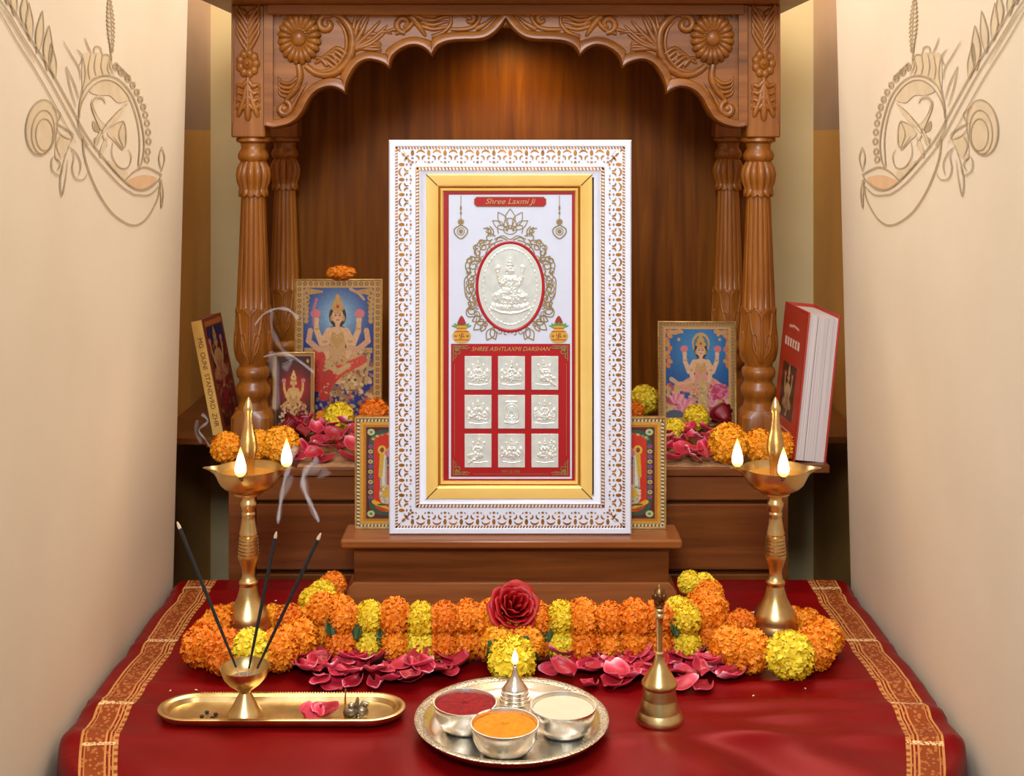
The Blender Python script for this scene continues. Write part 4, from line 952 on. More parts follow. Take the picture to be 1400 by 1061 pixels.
def plates():
    kinds = ['sym', 'herd', 'lean', 'herd', 'yantra', 'herd', 'leanr', 'sym', 'side']
    for i, kd in enumerate(kinds):
        col, row = i % 3, i//3; x0 = 635.2+col*45.7; y0 = 485.8+row*53.1; c = Cv(74, 92)
        if kd == 'yantra':
            for r_ in (.12, .2, .28): c.l([(.5+r_*math.cos(a), .66+1.2*r_*math.sin(a)) for a in [2*PI*j/14 for j in range(15)]], .02, .02, None, .7)
            for r_ in (.1, .18): c.l([(.5, .66-r_), (.5+r_, .66+r_), (.5-r_, .66+r_), (.5, .66-r_)], .018, .018, None, .8)
            c.l([(.3, .25), (.7, .25)], .03, .03, None, .6); c.l([(.25, 1.0), (.5, 1.05), (.75, 1.0)], .03, .03, None, .5)
        else:
            ln = {'lean': .25, 'leanr': -.25}.get(kd, 0); deity(c, .5, .42, .052 if 'lean' not in kd else .056, None, None, None, None, h=1, lean=ln, seat=1)
            rg = random.Random(i)
            if kd in ('herd', 'sym'):
                for sg in (-1, 1):
                    c.e(.5+sg*.27, .72, .12, .14, None, 0, .7); c.e(.5+sg*.34, .56, .07, .1, None, 20*sg, .8); c.l([(.5+sg*.4, .55), (.5+sg*.42, .75), (.5+sg*.36, .9)], .035, .02, None, .7)
                for _ in range(26): c.e(rg.uniform(.12, .88), rg.uniform(.6, .92), .04, .035, None, rg.uniform(0, 180), rg.uniform(.4, .9))
            if 'lean' in kd: c.l([(.5, .8), (.5+(.38 if kd == 'lean' else -.35), 1.08)], .07, .04, None, .8)
            if kd == 'side':
                for _ in range(18): c.e(rg.uniform(.7, .9), rg.uniform(.25, .9), .04, .05, None, 0, rg.uniform(.3, .7))
            for _ in range(90):
                a, b = rg.uniform(.15, .85), rg.uniform(.15, 1.0)
                if c.z[int(b*74), int(a*74)] > .25: c.z += .4*np.exp(-(((c.X-a)/.022)**2+((c.Y-b)/.022)**2))*rg.choice((1, -1))
            c.l([(.15, 1.03), (.5, 1.08), (.85, 1.03)], .012, .012, None, .3)
        c.z += .08*(c.rng.rand(c.h, c.w)-.5)*(c.z > .05)
        ax, az = F(x0, y0+46); bx, bz = F(x0+36.8, y0)
        m = MB(); m.box(ax, bx, .0012, .0030, az, bz); p = m.build('silver_plate', FOIL, FR, bevel=.0004)
        o = c.mesh('relief', FOIL, p, ax+.0006, bx-.0006, az+.0006, bz-.0006, .00115, .0024)
plates()

# ------------------------------------------------------------------ books at the shelf ends
PAPER = None
def paper_mat():
    n = NT('page_block'); f = n.noise(1, 3, n.coord('Object', (900, 3, 3))); n.l(n.ramp(f, [(.35, lin(190, 178, 176)), (.65, lin(222, 212, 208))]), n.b.inputs['Base Color']); n.set(Roughness=.8); n.bump(f, .3, .0006); return n.m
PAPER = paper_mat(); CREAMT = simple('cream_title_ink', lin(236, 224, 204), .6)
REDC = simple('red_book_cloth', lin(176, 52, 34), .5, 0, .06)
bk = thing('book', 'thick red hardback leaning on the right wall, page edges facing out', 'book', (.4775, 2.172, SZ+.0008), (0, math.radians(6.0), math.radians(3)))
bt, bd, bh = .056, .15, .256
m = MB(); m.box(0, .003, 0, bd, 0, bh); m.box(bt-.003, bt, 0, bd, 0, bh); m.box(0, bt, bd-.003, bd, 0, bh); m.build('cover', REDC, bk, bevel=.0008)
m = MB(); N = 6; m.box(.003, bt-.003, .004, bd-.003, .004, bh-.006); m.build('pages', PAPER, bk)
m = MB(); m.box(.018, .0186, .0034, .0042, .004, bh-.006); m.box(.037, .0372, .0034, .0042, .004, bh-.006); m.build('page_edge_strip', simple('dark_gap', lin(120, 100, 100), .8), bk)  # thin darker strips running down the page edges
c = Cv(90, 150, (176, 52, 34)); c.r(0, 0, 1, 2, (178, 54, 36)); c.l([(.3, .22), (.5, .2), (.7, .22)], .015, .01, (236, 200, 180)); c.r(.18, .66, .78, 1.30, (70, 46, 30)); deity(c, .48, .86, .04, (190, 160, 120), (150, 120, 90), (200, 170, 110), (50, 30, 20)); 
for kx in range(6): c.r(.16+kx*.11, .36, .235+kx*.11, .46, (236, 216, 200))
for kx in range(5): c.r(.22+kx*.11, .39, .25+kx*.11, .43, (178, 54, 36))
c.l([(.12, 1.42), (.8, 1.42)], .008, .008, (226, 190, 160)); c.l([(.12, 1.48), (.8, 1.48)], .012, .012, (206, 150, 120))
o = c.mesh('cover_print', PRINT, bk, -bd/2+.004, bd/2-.004, .006, bh-.006, 0); o.rotation_euler = (0, 0, -PI/2); o.location = (-.0004, bd/2, 0)

GSP = simple('gold_spine', lin(226, 178, 92), .45, .1, .08)
bk2 = thing('boxed_picture', 'slim boxed picture with gold lettered edge leaning on the left wall', 'boxed picture', (-.5495, 2.352, SZ+.0046), (0, math.radians(-11.5), math.radians(-7)))
w2, d2, h2 = .0215, .10, .213
m = MB(); m.box(0, w2, .0004, d2, 0, h2); m.build('box_body', simple('brown_board', lin(120, 60, 36), .6), bk2, bevel=.0006)
m = MB(); m.box(.0004, w2-.0012, -.0006, .0006, 0.0006, h2-.0006); m.build('gold_edge', GSP, bk2)
LET = simple('brown_lettering', lin(110, 56, 30), .6)
text('edge_lettering', 'MG  OUNI  STANDVRD  ZHR', .0128, 0, 0, LET, bk2, rot=(PI/2, PI/2, 0), loc=(w2/2, -.0010, h2*.46), sx=1.0)
c = Cv(80, 168, (80, 30, 30)); c.r(0, 0, 1, .5, (30, 40, 80)); c.glow(.5, 1.3, .5, (170, 40, 40), .9); c.speck(.1, .5, .9, 1.9, [(120, 70, 40), (170, 110, 70), (130, 40, 40), (60, 40, 50)], 120, .05, 1)
deity(c, .45, .55, .075, (200, 150, 104), (176, 110, 76), (196, 150, 84), (90, 50, 30)); fr = c.c.copy(); c.r(0, 0, 1, 3, (140, 66, 30)); c.r(.07, .05, .93, .14, (190, 110, 60)); msk = (c.X > .1) & (c.X < .92) & (c.Y > .16) & (c.Y < 2.02); c.c[msk] = fr[msk]; c.mottle(.1, 2)
o = c.mesh('face_print', PRINT, bk2, -d2/2+.001, d2/2-.001, .002, h2-.002, 0); o.rotation_euler = (0, 0, PI/2); o.location = (w2+.0005, d2/2, 0)

# ------------------------------------------------------------------ flowers
def flower_mat(name, a, b, c_):
    n = NT(name); v = n.coord('Object'); f = n.noise(75, 3, v); oi = n.n('ShaderNodeObjectInfo')
    t = n.math('ADD', n.math('MULTIPLY', f, .75), n.math('MULTIPLY', oi.outputs['Random'], .25))
    n.l(n.ramp(t, [(.28, a), (.5, b), (.72, c_)]), n.b.inputs['Base Color'])
    n.set(Roughness=.6, Subsurface_Weight=.3, Subsurface_Radius=(1, .6, .2), Subsurface_Scale=.006); return n.m
ORANGE = flower_mat('orange_marigold_petals', lin(232, 106, 8), lin(248, 136, 10), lin(255, 164, 24))
AMBER = flower_mat('amber_marigold_petals', lin(238, 134, 10), lin(250, 156, 14), lin(254, 180, 28))
YELLOW = flower_mat('yellow_marigold_petals', lin(232, 186, 20), lin(246, 210, 34), lin(252, 224, 60))
def marigold_mesh(seed, N=380, nm='marigold', flat=1.0):
    rg = random.Random(seed); m = MB(); m.ell((0, 0, 0), (.82, .82, .82*flat), 14, 9)
    for i in range(N):
        zc = 1-2*(i+.5)/N; a = i*2.39996+rg.uniform(-.2, .2); r = math.sqrt(1-zc*zc); d = Vector((r*math.cos(a), r*math.sin(a), zc))+Vector([rg.uniform(-.12, .12) for _ in range(3)]); d.normalize()
        rx = Vector([rg.uniform(-1, 1) for _ in range(3)]); t = d.cross(rx); t.normalize(); b = d.cross(t)
        L = rg.uniform(.92, 1.04); wd = rg.uniform(.10, .15); curl = rg.uniform(.14, .28); cols = 5; vs = []
        for rr_, (s_, wf, cv) in enumerate(((.62, .35, 0), (.84, .8, .1), (L*.97, 1.05, .55), (L, .9, 1.0))):
            for q in range(cols):
                u = q/(cols-1)*2-1; ruf = .022*((-1)**q)*(rr_ >= 2)
                p = d*(s_+ruf-.05*abs(u)*(rr_ == 3))+t*(u*wd*wf)+b*(curl*cv*(1-.4*u*u)+ruf*.8); vs.append((p.x, p.y, p.z*flat))
        m.add(vs, [(j*cols+q, j*cols+q+1, (j+1)*cols+q+1, (j+1)*cols+q) for j in range(3) for q in range(cols-1)])
    me_ob = m.build(nm, ORANGE, sharp=180); me = me_ob.data; bpy.data.objects.remove(me_ob); return me
MM = {}
for nm, mt in (('o', ORANGE), ('y', YELLOW), ('a', AMBER)):
    MM[nm] = []
    for s_ in range(3):
        me = marigold_mesh(11+s_) if nm == 'o' else MM['o'][s_].copy(); me.materials[0] = mt; me.name = 'marigold'; MM[nm].append(me)
def mg(kind, loc, r, sq=(1, 1, 1), parent=None, name='marigold', label=None, group=None, cat='flower'):
    o = bpy.data.objects.new(name, R.choice(MM[kind])); COL.objects.link(o)
    e_ = Euler((R.uniform(0, 6), R.uniform(0, 6), R.uniform(0, 6))) if sq == (1, 1, 1) else Euler((R.choice((0, PI)), 0, 0))
    o.rotation_euler = e_; o.scale = (r*sq[0], r*sq[1], r*sq[2])
    if parent: o.parent = parent; o.location = Vector(loc)-parent.location
    else: o.location = loc; tag(o, label, cat, group)
    return o
LEAF = simple('dark_green_leaf', lin(44, 78, 40), .5, 0, .2, 60)
def leafy(parent, loc, s_, rz, rx, name='leaf', wide=.34):
    m = MB(); vs = []
    for i in range(9):
        t = i/8; w_ = wide*math.sin(PI*t)**.7*s_
        for q in (-1, -.5, 0, .5, 1): vs.append((q*w_, (t-.5)*s_, .12*s_*abs(q)-.3*s_*(t-.5)**2))
    m.add(vs, [(i*5+q, i*5+q+1, (i+1)*5+q+1, (i+1)*5+q) for i in range(8) for q in range(4)])
    o = m.build(name, LEAF, parent, rot=(rx, 0, rz)); o.location = Vector(loc)-(parent.location if parent else Vector()); so_ = o.modifiers.new('t', 'SOLIDIFY'); so_.thickness = .0006; return o
# long garland in front of the pedestal
G = thing('flower_garland', 'long orange and yellow marigold garland draped around the pedestal foot', 'garland', (0, 1.8, 0))
def G2(px, kind, Y=1.80, r=.0245, dz=0, w_=.92):
    px += R.uniform(-3, 3); x = (px-700)*Y/FPX; r *= R.uniform(.96, 1.1); dz += R.uniform(0, .004)
    for j, zc in ((0, .058), (1, .024)):
        mg(kind, (x+R.uniform(-.001, .001), Y-(.002 if j == 0 else .006), zc+dz+R.uniform(-.0015, .0015)), r*(1.0 if j else 1.04)*R.uniform(.97, 1.04), (w_, 1, 1), G)
for px, kd in ((443, 'o'), (472, 'o'), (506, 'y'), (540, 'o'), (572, 'y'), (607, 'o'), (641, 'o'), (672, 'o'), (735, 'o'), (765, 'y'), (799, 'o'), (833, 'o'), (866, 'o'), (899, 'o'), (935, 'y'), (966, 'o')): G2(px, kd, 1.80 + (.03 if px < 450 or px > 950 else 0), .0245 if kd == 'o' else .0225)
mg('o', (-.0, 1.815, .038), .026, (1, 1, 1), G)
for px, py, Y, r, kd in ((455, 800, 1.975, .021, 'o'), (440, 812, 1.945, .021, 'y'), (428, 822, 1.915, .022, 'y'), (447, 826, 1.88, .021, 'y'), (462, 836, 1.87, .026, 'o'),
                         (943, 797, 1.985, .019, 'y'), (962, 800, 1.97, .019, 'y'), (970, 812, 1.945, .022, 'o'), (958, 824, 1.925, .022, 'o'), (974, 830, 1.90, .024, 'o'), (957, 842, 1.87, .026, 'o'), (975, 858, 1.85, .026, 'o'), (990, 870, 1.83, .022, 'o'), (430, 848, 1.86, .024, 'o'), (928, 836, 1.86, .022, 'y')):
    x, y, z = P(px, py, Y); mg(kd, (x, y, max(z, r*.95)), r, (1, 1, 1), G)
for px, py, Y, s_, rz, rx in ((452, 858, 1.782, .026, .5, 1.2), (489, 864, 1.780, .022, -.5, 1.3), (922, 858, 1.782, .026, .7, 1.2), (588, 868, 1.79, .024, 0, 1.2), (521, 872, 1.785, .024, .2, 1.3), (747, 866, 1.785, .024, .2, 1.3), (990, 900, 1.80, .03, .6, .8)):
    leafy(G, P(px, py, Y), s_, rz, rx)
m = MB(); m.tube([(x, 1.80-1.8, .04) for x in np.linspace(-.235, .235, 12)], .0012, 6); m.build('thread', CREAMT, G)
# two rings around the lamp bases
def ring(cx, cy, spec, lbl):
    t = thing('flower_garland', lbl, 'garland', (cx, cy, 0))
    for px, py, r, kd in spec:
        Y = (CAMZ-r)*FPX/(py-HY); mg(kd, ((px-700)*Y/FPX, Y, r*.97), r, (1, 1, 1), t)
    m = MB(); m.tube([(.066*math.cos(a), -.012+.066*math.sin(a), .022) for a in [2*PI*j/24 for j in range(24)]], .001, 5, closed=True); m.build('thread', CREAMT, t)
    return t
ring(-.388, 1.875, [(276, 882, .029, 'o'), (283, 868, .025, 'o'), (309, 891, .031, 'o'), (342, 891, .032, 'y'), (380, 888, .030, 'o'), (408, 874, .030, 'o'), (396, 846, .023, 'o'), (300, 850, .025, 'o'), (320, 842, .020, 'o'), (372, 844, .020, 'a'), (415, 858, .024, 'o')], 'small marigold ring circling the foot of the left brass lamp')
ring(.389, 1.875, [(998, 884, .029, 'o'), (1026, 889, .030, 'o'), (1080, 896, .033, 'y'), (1112, 886, .030, 'o'), (1128, 872, .027, 'o'), (1120, 864, .023, 'o'), (1105, 851, .021, 'o'), (1085, 846, .019, 'o'), (1014, 852, .021, 'o'), (985, 868, .024, 'o'), (995, 858, .02, 'o')], 'small marigold ring circling the foot of the right brass lamp')
# centre bouquet
mg('y', P(700, 903, 1.722), .0325, label='single yellow marigold propped behind the silver thali, below the rose')
mg('a', P(681, 878, 1.755), .023, label='amber marigold left of the green leaf below the rose')
mg('a', P(720, 880, 1.757), .024, label='amber marigold right of the green leaf below the rose')
mg('a', P(700, 866, 1.770), .0195, label='amber marigold between the red rose and the green leaf')
m = MB(); pts = [P(667, 876, 1.738), P(722, 869, 1.738), P(738, 900, 1.742), P(720, 912, 1.742), P(664, 908, 1.738)]
c0 = Vector((0, 0, 0)); 
for p in pts: c0 += Vector(p)/5
ring_ = [Vector(p)-c0 for p in pts]; vs = [Vector((0, -.004, 0))]+[r_*.5+Vector((0, -.002, 0)) for r_ in ring_]+ring_
m.add(vs, [(0, 1+j, 1+(j+1) % 5) for j in range(5)]+[(1+j, 6+j, 6+(j+1) % 5, 1+(j+1) % 5) for j in range(5)])
o = m.build('leaf', LEAF, loc=tuple(c0)); so_ = o.modifiers.new('s', 'SOLIDIFY'); so_.thickness = .001; tag(o, 'folded green leaf between the rose and the single yellow marigold', 'leaf')
# rose
def rose_mat(name, a, b):
    n = NT(name); f = n.noise(40, 3, n.coord()); n.l(n.ramp(f, [(.3, a), (.7, b)]), n.b.inputs['Base Color']); n.set(Roughness=.5); return n.m
ROSE = rose_mat('crimson_rose_petals', lin(142, 2, 8), lin(184, 8, 20)); ROSED = rose_mat('maroon_rose_petals', lin(104, 2, 14), lin(140, 6, 24))
def rose_mesh(seed=1):
    rg = random.Random(seed); m = MB()
    for i in range(26):
        t = i/25; a = i*2.39996; rad = .10+.62*t**.9; opn = .08+.62*t; hgt = .95-.42*t; wd = .75+.55*t
        vs = []; nu, nv = 9, 7
        for v in range(nv):
            vv = v/(nv-1)
            for u in range(nu):
                uu = u/(nu-1)*2-1; ang = a+uu*wd*(1.1-.3*t)*(math.sin(PI*(.18+.66*vv)))
                rr = rad*(.35+.65*vv**.6)+opn*.34*max(0, vv-.6)**1.2*2.0*(1-.2*uu*uu)+.015*math.sin(5*uu+i)
                z = -.55+(hgt+.55)*vv**.85-.10*uu*uu*vv-.34*t*max(0, vv-.75)*2
                vs.append((rr*math.cos(ang), rr*math.sin(ang), z))
        m.add(vs, [(v*nu+u, v*nu+u+1, (v+1)*nu+u+1, (v+1)*nu+u) for v in range(nv-1) for u in range(nu-1)])
    o = m.build('rose', ROSE, sharp=180); me = o.data; bpy.data.objects.remove(o); return me
RM = rose_mesh(); RMD = RM.copy(); RMD.materials[0] = ROSED
def rose(loc, r, rot, label, dark=False):
    o = bpy.data.objects.new('rose', RMD if dark else RM); COL.objects.link(o); o.location = loc; o.rotation_euler = rot; o.scale = (r, r, r)
    so_ = o.modifiers.new('s', 'SOLIDIFY'); so_.thickness = .03; tag(o, label, 'flower'); return o
rose(P(700, 836, 1.79), .046, (math.radians(48), 0, .3), 'large red rose resting on top of the garland, centre of the altar')

# shelf flowers
def sh(px, py, r):      # centre pixel of a ball lying on the shelf
    Y = (CAMZ-SZ-r)*FPX/(py-HY); return ((px-700)*Y/FPX, Y, SZ+r*.97)
for px, py, r, kd, lb in ((309, 611, .0265, 'a', 'orange marigold under the slim boxed picture at the left shelf end'),
    (352, 609, .0275, 'a', 'orange marigold just right of the left lamp spire, before the pillar'), (384, 607, .0320, 'a', 'plump orange marigold on the left shelf behind the right flame of the left lamp'),
    (464, 570, .0285, 'y', 'yellow marigold before the tall blue picture on the left shelf'), (512, 566, .0300, 'o', 'orange marigold rising behind the left arched picture'),
    (440, 573, .017, 'a', 'small amber marigold tucked beside the small dark red picture'),
    (881, 546, .0300, 'y', 'yellow marigold close to the right edge of the white frame'), (868, 562, .019, 'o', 'orange marigold under the yellow one right of the white frame'),
    (922, 587, .0215, 'y', 'flattened yellow marigold lowest before the right blue picture'), (952, 570, .0245, 'y', 'yellow marigold left of the dark rose on the right shelf'),
    (996, 606, .0345, 'a', 'biggest golden marigold on the right shelf edge'), (1038, 609, .029, 'a', 'orange marigold behind the right lamp bowl, left of the spire'), (1070, 609, .0245, 'a', 'orange marigold between the right lamp spire and the red book'),
    (938, 592, .014, 'a', 'small amber marigold between the two yellow ones on the right shelf')):
    mg(kd, sh(px, py, r), r, label=lb)
for px, py, r, lb in ((395, 582, .026, 'dark rose left of the maroon rose, before the small dark red picture'), (416, 580, .022, 'maroon rose under the right edge of the small dark red picture'), (500, 560, .026, 'dark red rose between the yellow and orange marigolds on the left shelf'), (989, 569, .030, 'dark red rose at the foot of the right pillar, beside the blue picture'), (850, 556, .022, 'dark rose mostly hidden behind the right edge of the white frame')):
    rose(sh(px, py, r), r, (math.radians(62), 0, R.uniform(0, 6)), lb, True)
mg('o', (LX[0]+.005, LX[1]+.012, SZ+.281+.012), .023, (1.25, .8, .62), label='orange marigold sitting on top of the tall blue picture')
# runner under the shelf petals
m = MB(); m.box(-.36, .375, 2.146, 2.30, SZ, SZ+.0016); 
o = m.build('shelf_runner', simple('tan_jute', lin(170, 126, 84), .85, 0, .25, 120, .4)); tag(o, 'thin tan runner under the petals along the shelf edge', 'runner')

# rose petals
def petal_mat(name, base, edge):
    n = NT(name); c = n.n('ShaderNodeUVMap'); sp = n.n('ShaderNodeSeparateXYZ'); n.l(c.outputs[0], sp.inputs[0]); oi = n.n('ShaderNodeObjectInfo')
    u = n.math('ABSOLUTE', sp.outputs[0]); t = n.math('MAXIMUM', n.math('POWER', sp.outputs[1], 3.0), n.math('MULTIPLY', n.math('POWER', u, 5.0), .55))
    st = n.noise(1, 3, n.coord('UV', (12, 1.5, 1)))
    t = n.math('ADD', n.math('MULTIPLY', t, n.math('ADD', .15, n.math('MULTIPLY', oi.outputs['Random'], .9))), n.math('MULTIPLY', n.math('SUBTRACT', st, .5), .35))
    n.l(n.ramp(t, [(.05, base[0]), (.35, base[1]), (.62, edge[0]), (.95, edge[1])]), n.b.inputs['Base Color']); n.set(Roughness=.42, Sheen_Weight=.1); return n.m
PETAL = petal_mat('magenta_petal', (lin(164, 10, 40), lin(200, 30, 66)), (lin(226, 96, 124), lin(246, 196, 200)))
PETALD = petal_mat('crimson_petal', (lin(150, 4, 28), lin(182, 14, 42)), (lin(210, 60, 92), lin(232, 130, 150)))
def petal_mesh(seed, mat_):
    rg = random.Random(seed); m = MB(); nu, nv = 9, 9; uv = []; cup = rg.uniform(.06, .26); cl = rg.uniform(-.1, .26); tw = rg.uniform(-.2, .2); asp = rg.uniform(.34, .46)
    for v in range(nv):
        t = v/(nv-1); w_ = asp*(math.sin(PI*(.06+.80*t)**.9))**.75
        for u in range(nu):
            s_ = u/(nu-1)*2-1; x = s_*w_; y = (t-.5)-.05*s_*s_*t; z = cup*s_*s_*(1-.3*t)+cl*(t-.5)**2*1.6+tw*s_*(t-.5)*.6+.03*math.sin(4*s_+5*t)
            if t > .75: z += (t-.75)*rg.uniform(.2, .5)*(1-abs(s_))
            m.v.append((x, y, z)); uv.append((s_, t))
    zm = min(p[2] for p in m.v); m.v = [(x, y, z-zm) for x, y, z in m.v]
    m.f = [(v*nu+u, v*nu+u+1, (v+1)*nu+u+1, (v+1)*nu+u) for v in range(nv-1) for u in range(nu-1)]; m.m = [0]*len(m.f); m.uv = uv
    o = m.build('rose_petal', mat_, sharp=180); me = o.data; bpy.data.objects.remove(o); return me
PM = [petal_mesh(s_, PETAL) for s_ in range(6)]; PMD = [petal_mesh(20+s_, PETALD) for s_ in range(4)]
def petal(px, py, z0, s_, label, group, dark=.25, dz=0, tilt=.5):
    x, y, z = on(px, py, z0); o = bpy.data.objects.new('rose_petal', R.choice(PMD if R.random() < dark else PM)); COL.objects.link(o)
    fl = R.random() < .3; tx = R.uniform(-.1, tilt); 
    o.rotation_euler = (tx, R.uniform(-tilt, tilt)*.6, R.uniform(0, 2*PI)); o.scale = (s_,)*3; o.location = (x, y, z0+dz+abs(tx)*s_*.28+.0015)
    so_ = o.modifiers.new('s', 'SOLIDIFY'); so_.thickness = .02*1; tag(o, label, 'petal', group)
def scatter(n, x0, x1, y0, y1, z0, sz, label, group, dark=.25, maxz=.008, keep=lambda x, y: True, tilt=.5, seed=1):
    R.seed(seed); done = []
    tries = 0
    while len(done) < n and tries < 4000:
        tries += 1; px, py = R.uniform(x0, x1), R.uniform(y0, y1)
        if not keep(px, py) or any(math.hypot((px-a)*.7, (py-b)*1.7) < 9 for a, b in done): continue
        done.append((px, py)); lay = sum(1 for a, b in done if math.hypot(px-a, (py-b)*1.8) < 26)-1
        petal(px, py, z0, R.uniform(*sz), label, group, dark, min(maxz, lay*.0035), tilt)
scatter(62, 400, 664, 894, 942, .0015, (.029, .042), 'crimson and pink rose petal loose on the cloth, left of the centre marigold', 'rose petals left of the thali', .15, .012, lambda x, y: not (x > 560 and y > 934) and not (x < 420 and y > 932) and not(x>648 and y>915), .4, 5)
scatter(62, 744, 1012, 894, 944, .0015, (.029, .042), 'crimson and pink rose petal loose on the cloth, right of the centre marigold', 'rose petals right of the thali', .35, .012, lambda x, y: not (x < 790 and y > 925) and not (x > 960 and y > 930) and not (868 < x < 934 and y > 935), .4, 8)
scatter(26, 408, 486, 592, 634, SZ+.0016, (.028, .040), 'deep pink rose petal in the heap on the left shelf', 'rose petals on the left shelf', .5, .018, seed=3, tilt=.8)
scatter(22, 912, 972, 602, 636, SZ+.0016, (.028, .040), 'deep pink rose petal in the heap on the right shelf', 'rose petals on the right shelf', .5, .018, seed=4, tilt=.8)
R.seed(9)
for x, y, lb in ((1000, 928, 'pointed pink rose petal lying farthest right, beyond the bell'),): petal(x, y, .0015, .046, lb, None, 0, 0, .2)

# ------------------------------------------------------------------ brass oil lamps
def flame_mesh(h):
    m = MB(); pr = [(0.0, 0), (.09, .03), (.165, .11), (.195, .22), (.185, .36), (.15, .52), (.10, .70), (.045, .87), (0.0, 1.0)]
    m.lathe([(max(r, 1e-4)*h, z*h) for r, z in pr], 16); return m
def flame(parent, loc, h, power=.06):
    o = flame_mesh(h).build('flame', FLAME, parent, loc=loc, sharp=180)
    d = bpy.data.lights.new('flame_glow', 'POINT'); d.energy = power; d.color = (1, .55, .2); d.shadow_soft_size = .006
    l = bpy.data.objects.new('flame_glow', d); COL.objects.link(l); l.parent = o; l.location = (0, 0, h*1.15); return o
def lamp(cx, lit, label):
    cy = 1.89; s_ = cy/FPX; t = thing('brass_oil_lamp', label, 'oil lamp', (cx, cy, .0015))
    z = lambda py: (868-py)*s_
    m = MB(); m.lathe([(33*s_, 0), (34*s_, z(864)), (33.5*s_, z(858)), (31*s_, z(850)), (30*s_, z(848)), (30.4*s_, z(845)), (27*s_, z(837)), (21*s_, z(828)), (15.5*s_, z(817)), (12.5*s_, z(806)), (11.5*s_, z(800))], 56); m.build('foot', BRASS, t)
    pr = [(11.5, 801), (13, 798), (13, 795), (10, 792), (8.5, 785), (9, 779), (11.5, 771), (14, 763)]
    for k_ in range(6): y = 760-k_*4.6; w_ = 14.5-.35*k_; pr += [(w_, y), (w_, y-2.8), (w_-1.9, y-3.3), (w_-1.9, y-4.3)]
    pr += [(12.5, 730), (10.5, 720), (9.2, 711), (8.6, 707), (9.4, 705), (9.4, 702), (8.4, 700), (9.5, 695), (11, 691), (11, 688), (8.5, 684), (7.8, 680), (9, 676), (9.2, 673)]
    m = MB(); m.lathe([(r*s_, z(y)) for r, y in pr], 40); m.build('stem', BRASS, t)
    # bowl with four spouts
    rim = z(640)
    def mod(r, zz, a, i):
        f = max(0, math.cos(2*a))**14; up = (zz-z(671))/(rim-z(671)); k_ = max(0, up)**5
        return r*(1+.42*f*k_), zz-.004*f*k_*(1 if False else 0)
    out = [(19, 676), (20, 673), (18, 672), (26, 670), (33, 666), (38, 661), (41.5, 654), (43.3, 648), (44, 643), (44.6, 640)]; inn = [(43.4, 640), (42.6, 643), (41.5, 648), (39, 654), (35, 660), (24, 666), (4, 667.5)]
    m = MB(); m.lathe([(r*s_, z(y)) for r, y in out+inn], 96, mod=mod); m.build('bowl', BRASS, t)
    m = MB(); m.lathe([(1e-5, z(650.5)), (30*s_, z(650.4)), (40*s_, z(650.3))], 40); m.build('oil', NT('lamp_oil').set(Base_Color=lin(206, 140, 50), Roughness=.08, Transmission_Weight=.3).m, t)
    m = MB(); m.lathe([(r*s_, z(y)) for r, y in ((6, 667), (7, 655), (7.5, 640), (8.5, 628), (11.5, 618), (12, 610), (10.5, 600), (7.5, 588), (5.6, 575), (5.2, 566), (6.8, 562), (7, 558), (5.6, 554), (3.4, 548), (.8, 543.5))], 32); m.build('spire', BRASS, t)
    for i, a in enumerate((0, PI/2, PI, 3*PI/2)):
        rr = 52*s_; p = (rr*math.cos(a), rr*math.sin(a), z(641.5)); q = (38*s_*math.cos(a), 38*s_*math.sin(a), z(648))
        if i in lit:
            m = MB(); m.tube([q, p, (p[0]*1.02, p[1]*1.02, p[2]+.004)], [.0016, .0024, .0012], 8); wk = m.build('wick', WICK, t)
            flame(wk, (p[0], p[1], p[2]+.002), .044)
    return t
lamp(-.389, (0, 3), 'tall brass oil lamp on the left, flames at its front and right spouts')
lamp(.389, (2, 3), 'tall brass oil lamp on the right, flames at its front and left spouts')

# ------------------------------------------------------------------ incense tray group
TX, TY = -.2915, 1.622
def stadium(hl, hr, n=20):
    pts = []
    for j in range(n+1): a = -PI/2+PI*j/n; pts.append((hl-hr+hr*1.15*math.cos(a)*1.0, hr*math.sin(a)))
    for j in range(n+1): a = PI/2+PI*j/n; pts.append((-(hl-hr)+hr*1.15*math.cos(a), hr*math.sin(a)))
    return pts
TR = thing('brass_tray', 'long oval brass tray holding the incense cup, front left', 'tray', (TX, TY, .0035))
m = MB(); prof = [(-.012, 0), (-.004, .001), (.0, .007), (.001, .0105), (-.0015, .0118), (-.0055, .0105), (-.0065, .0095), (-.0095, .009), (-.012, .0035), (-.018, .0022), (-.030, .0020)]
HL, HR = .1495, .040; N = None; vs = []
for off, z_ in prof:
    pts = stadium(HL+off, max(HR+off, .004)); N = len(pts); vs += [(x, y, z_) for x, y in pts]
fs = [(i*N+j, i*N+(j+1) % N, (i+1)*N+(j+1) % N, (i+1)*N+j) for i in range(len(prof)-1) for j in range(N)]+[tuple(range(N-1, -1, -1)), tuple((len(prof)-1)*N+j for j in range(N))]
m.add(vs, fs); m.build('tray_body', BRASS, TR, sharp=50)
m = MB()
for j in range(64):
    x = -.11+.22*j/63
    for sy in (1,): m.ell((x, sy*(HR-.0025), .0118), (.0012, .0016, .0008), 6, 4)
m.build('beaded_edge', BRASS, TR)
cz = .0035+.0022
IC = thing('incense_cup', 'brass goblet holding three incense sticks on the oval tray', 'incense holder', (P(335, 960, 1.615)[0], 1.615, cz))
s2 = 1.615/FPX; zc = lambda py: (987-py)*s2
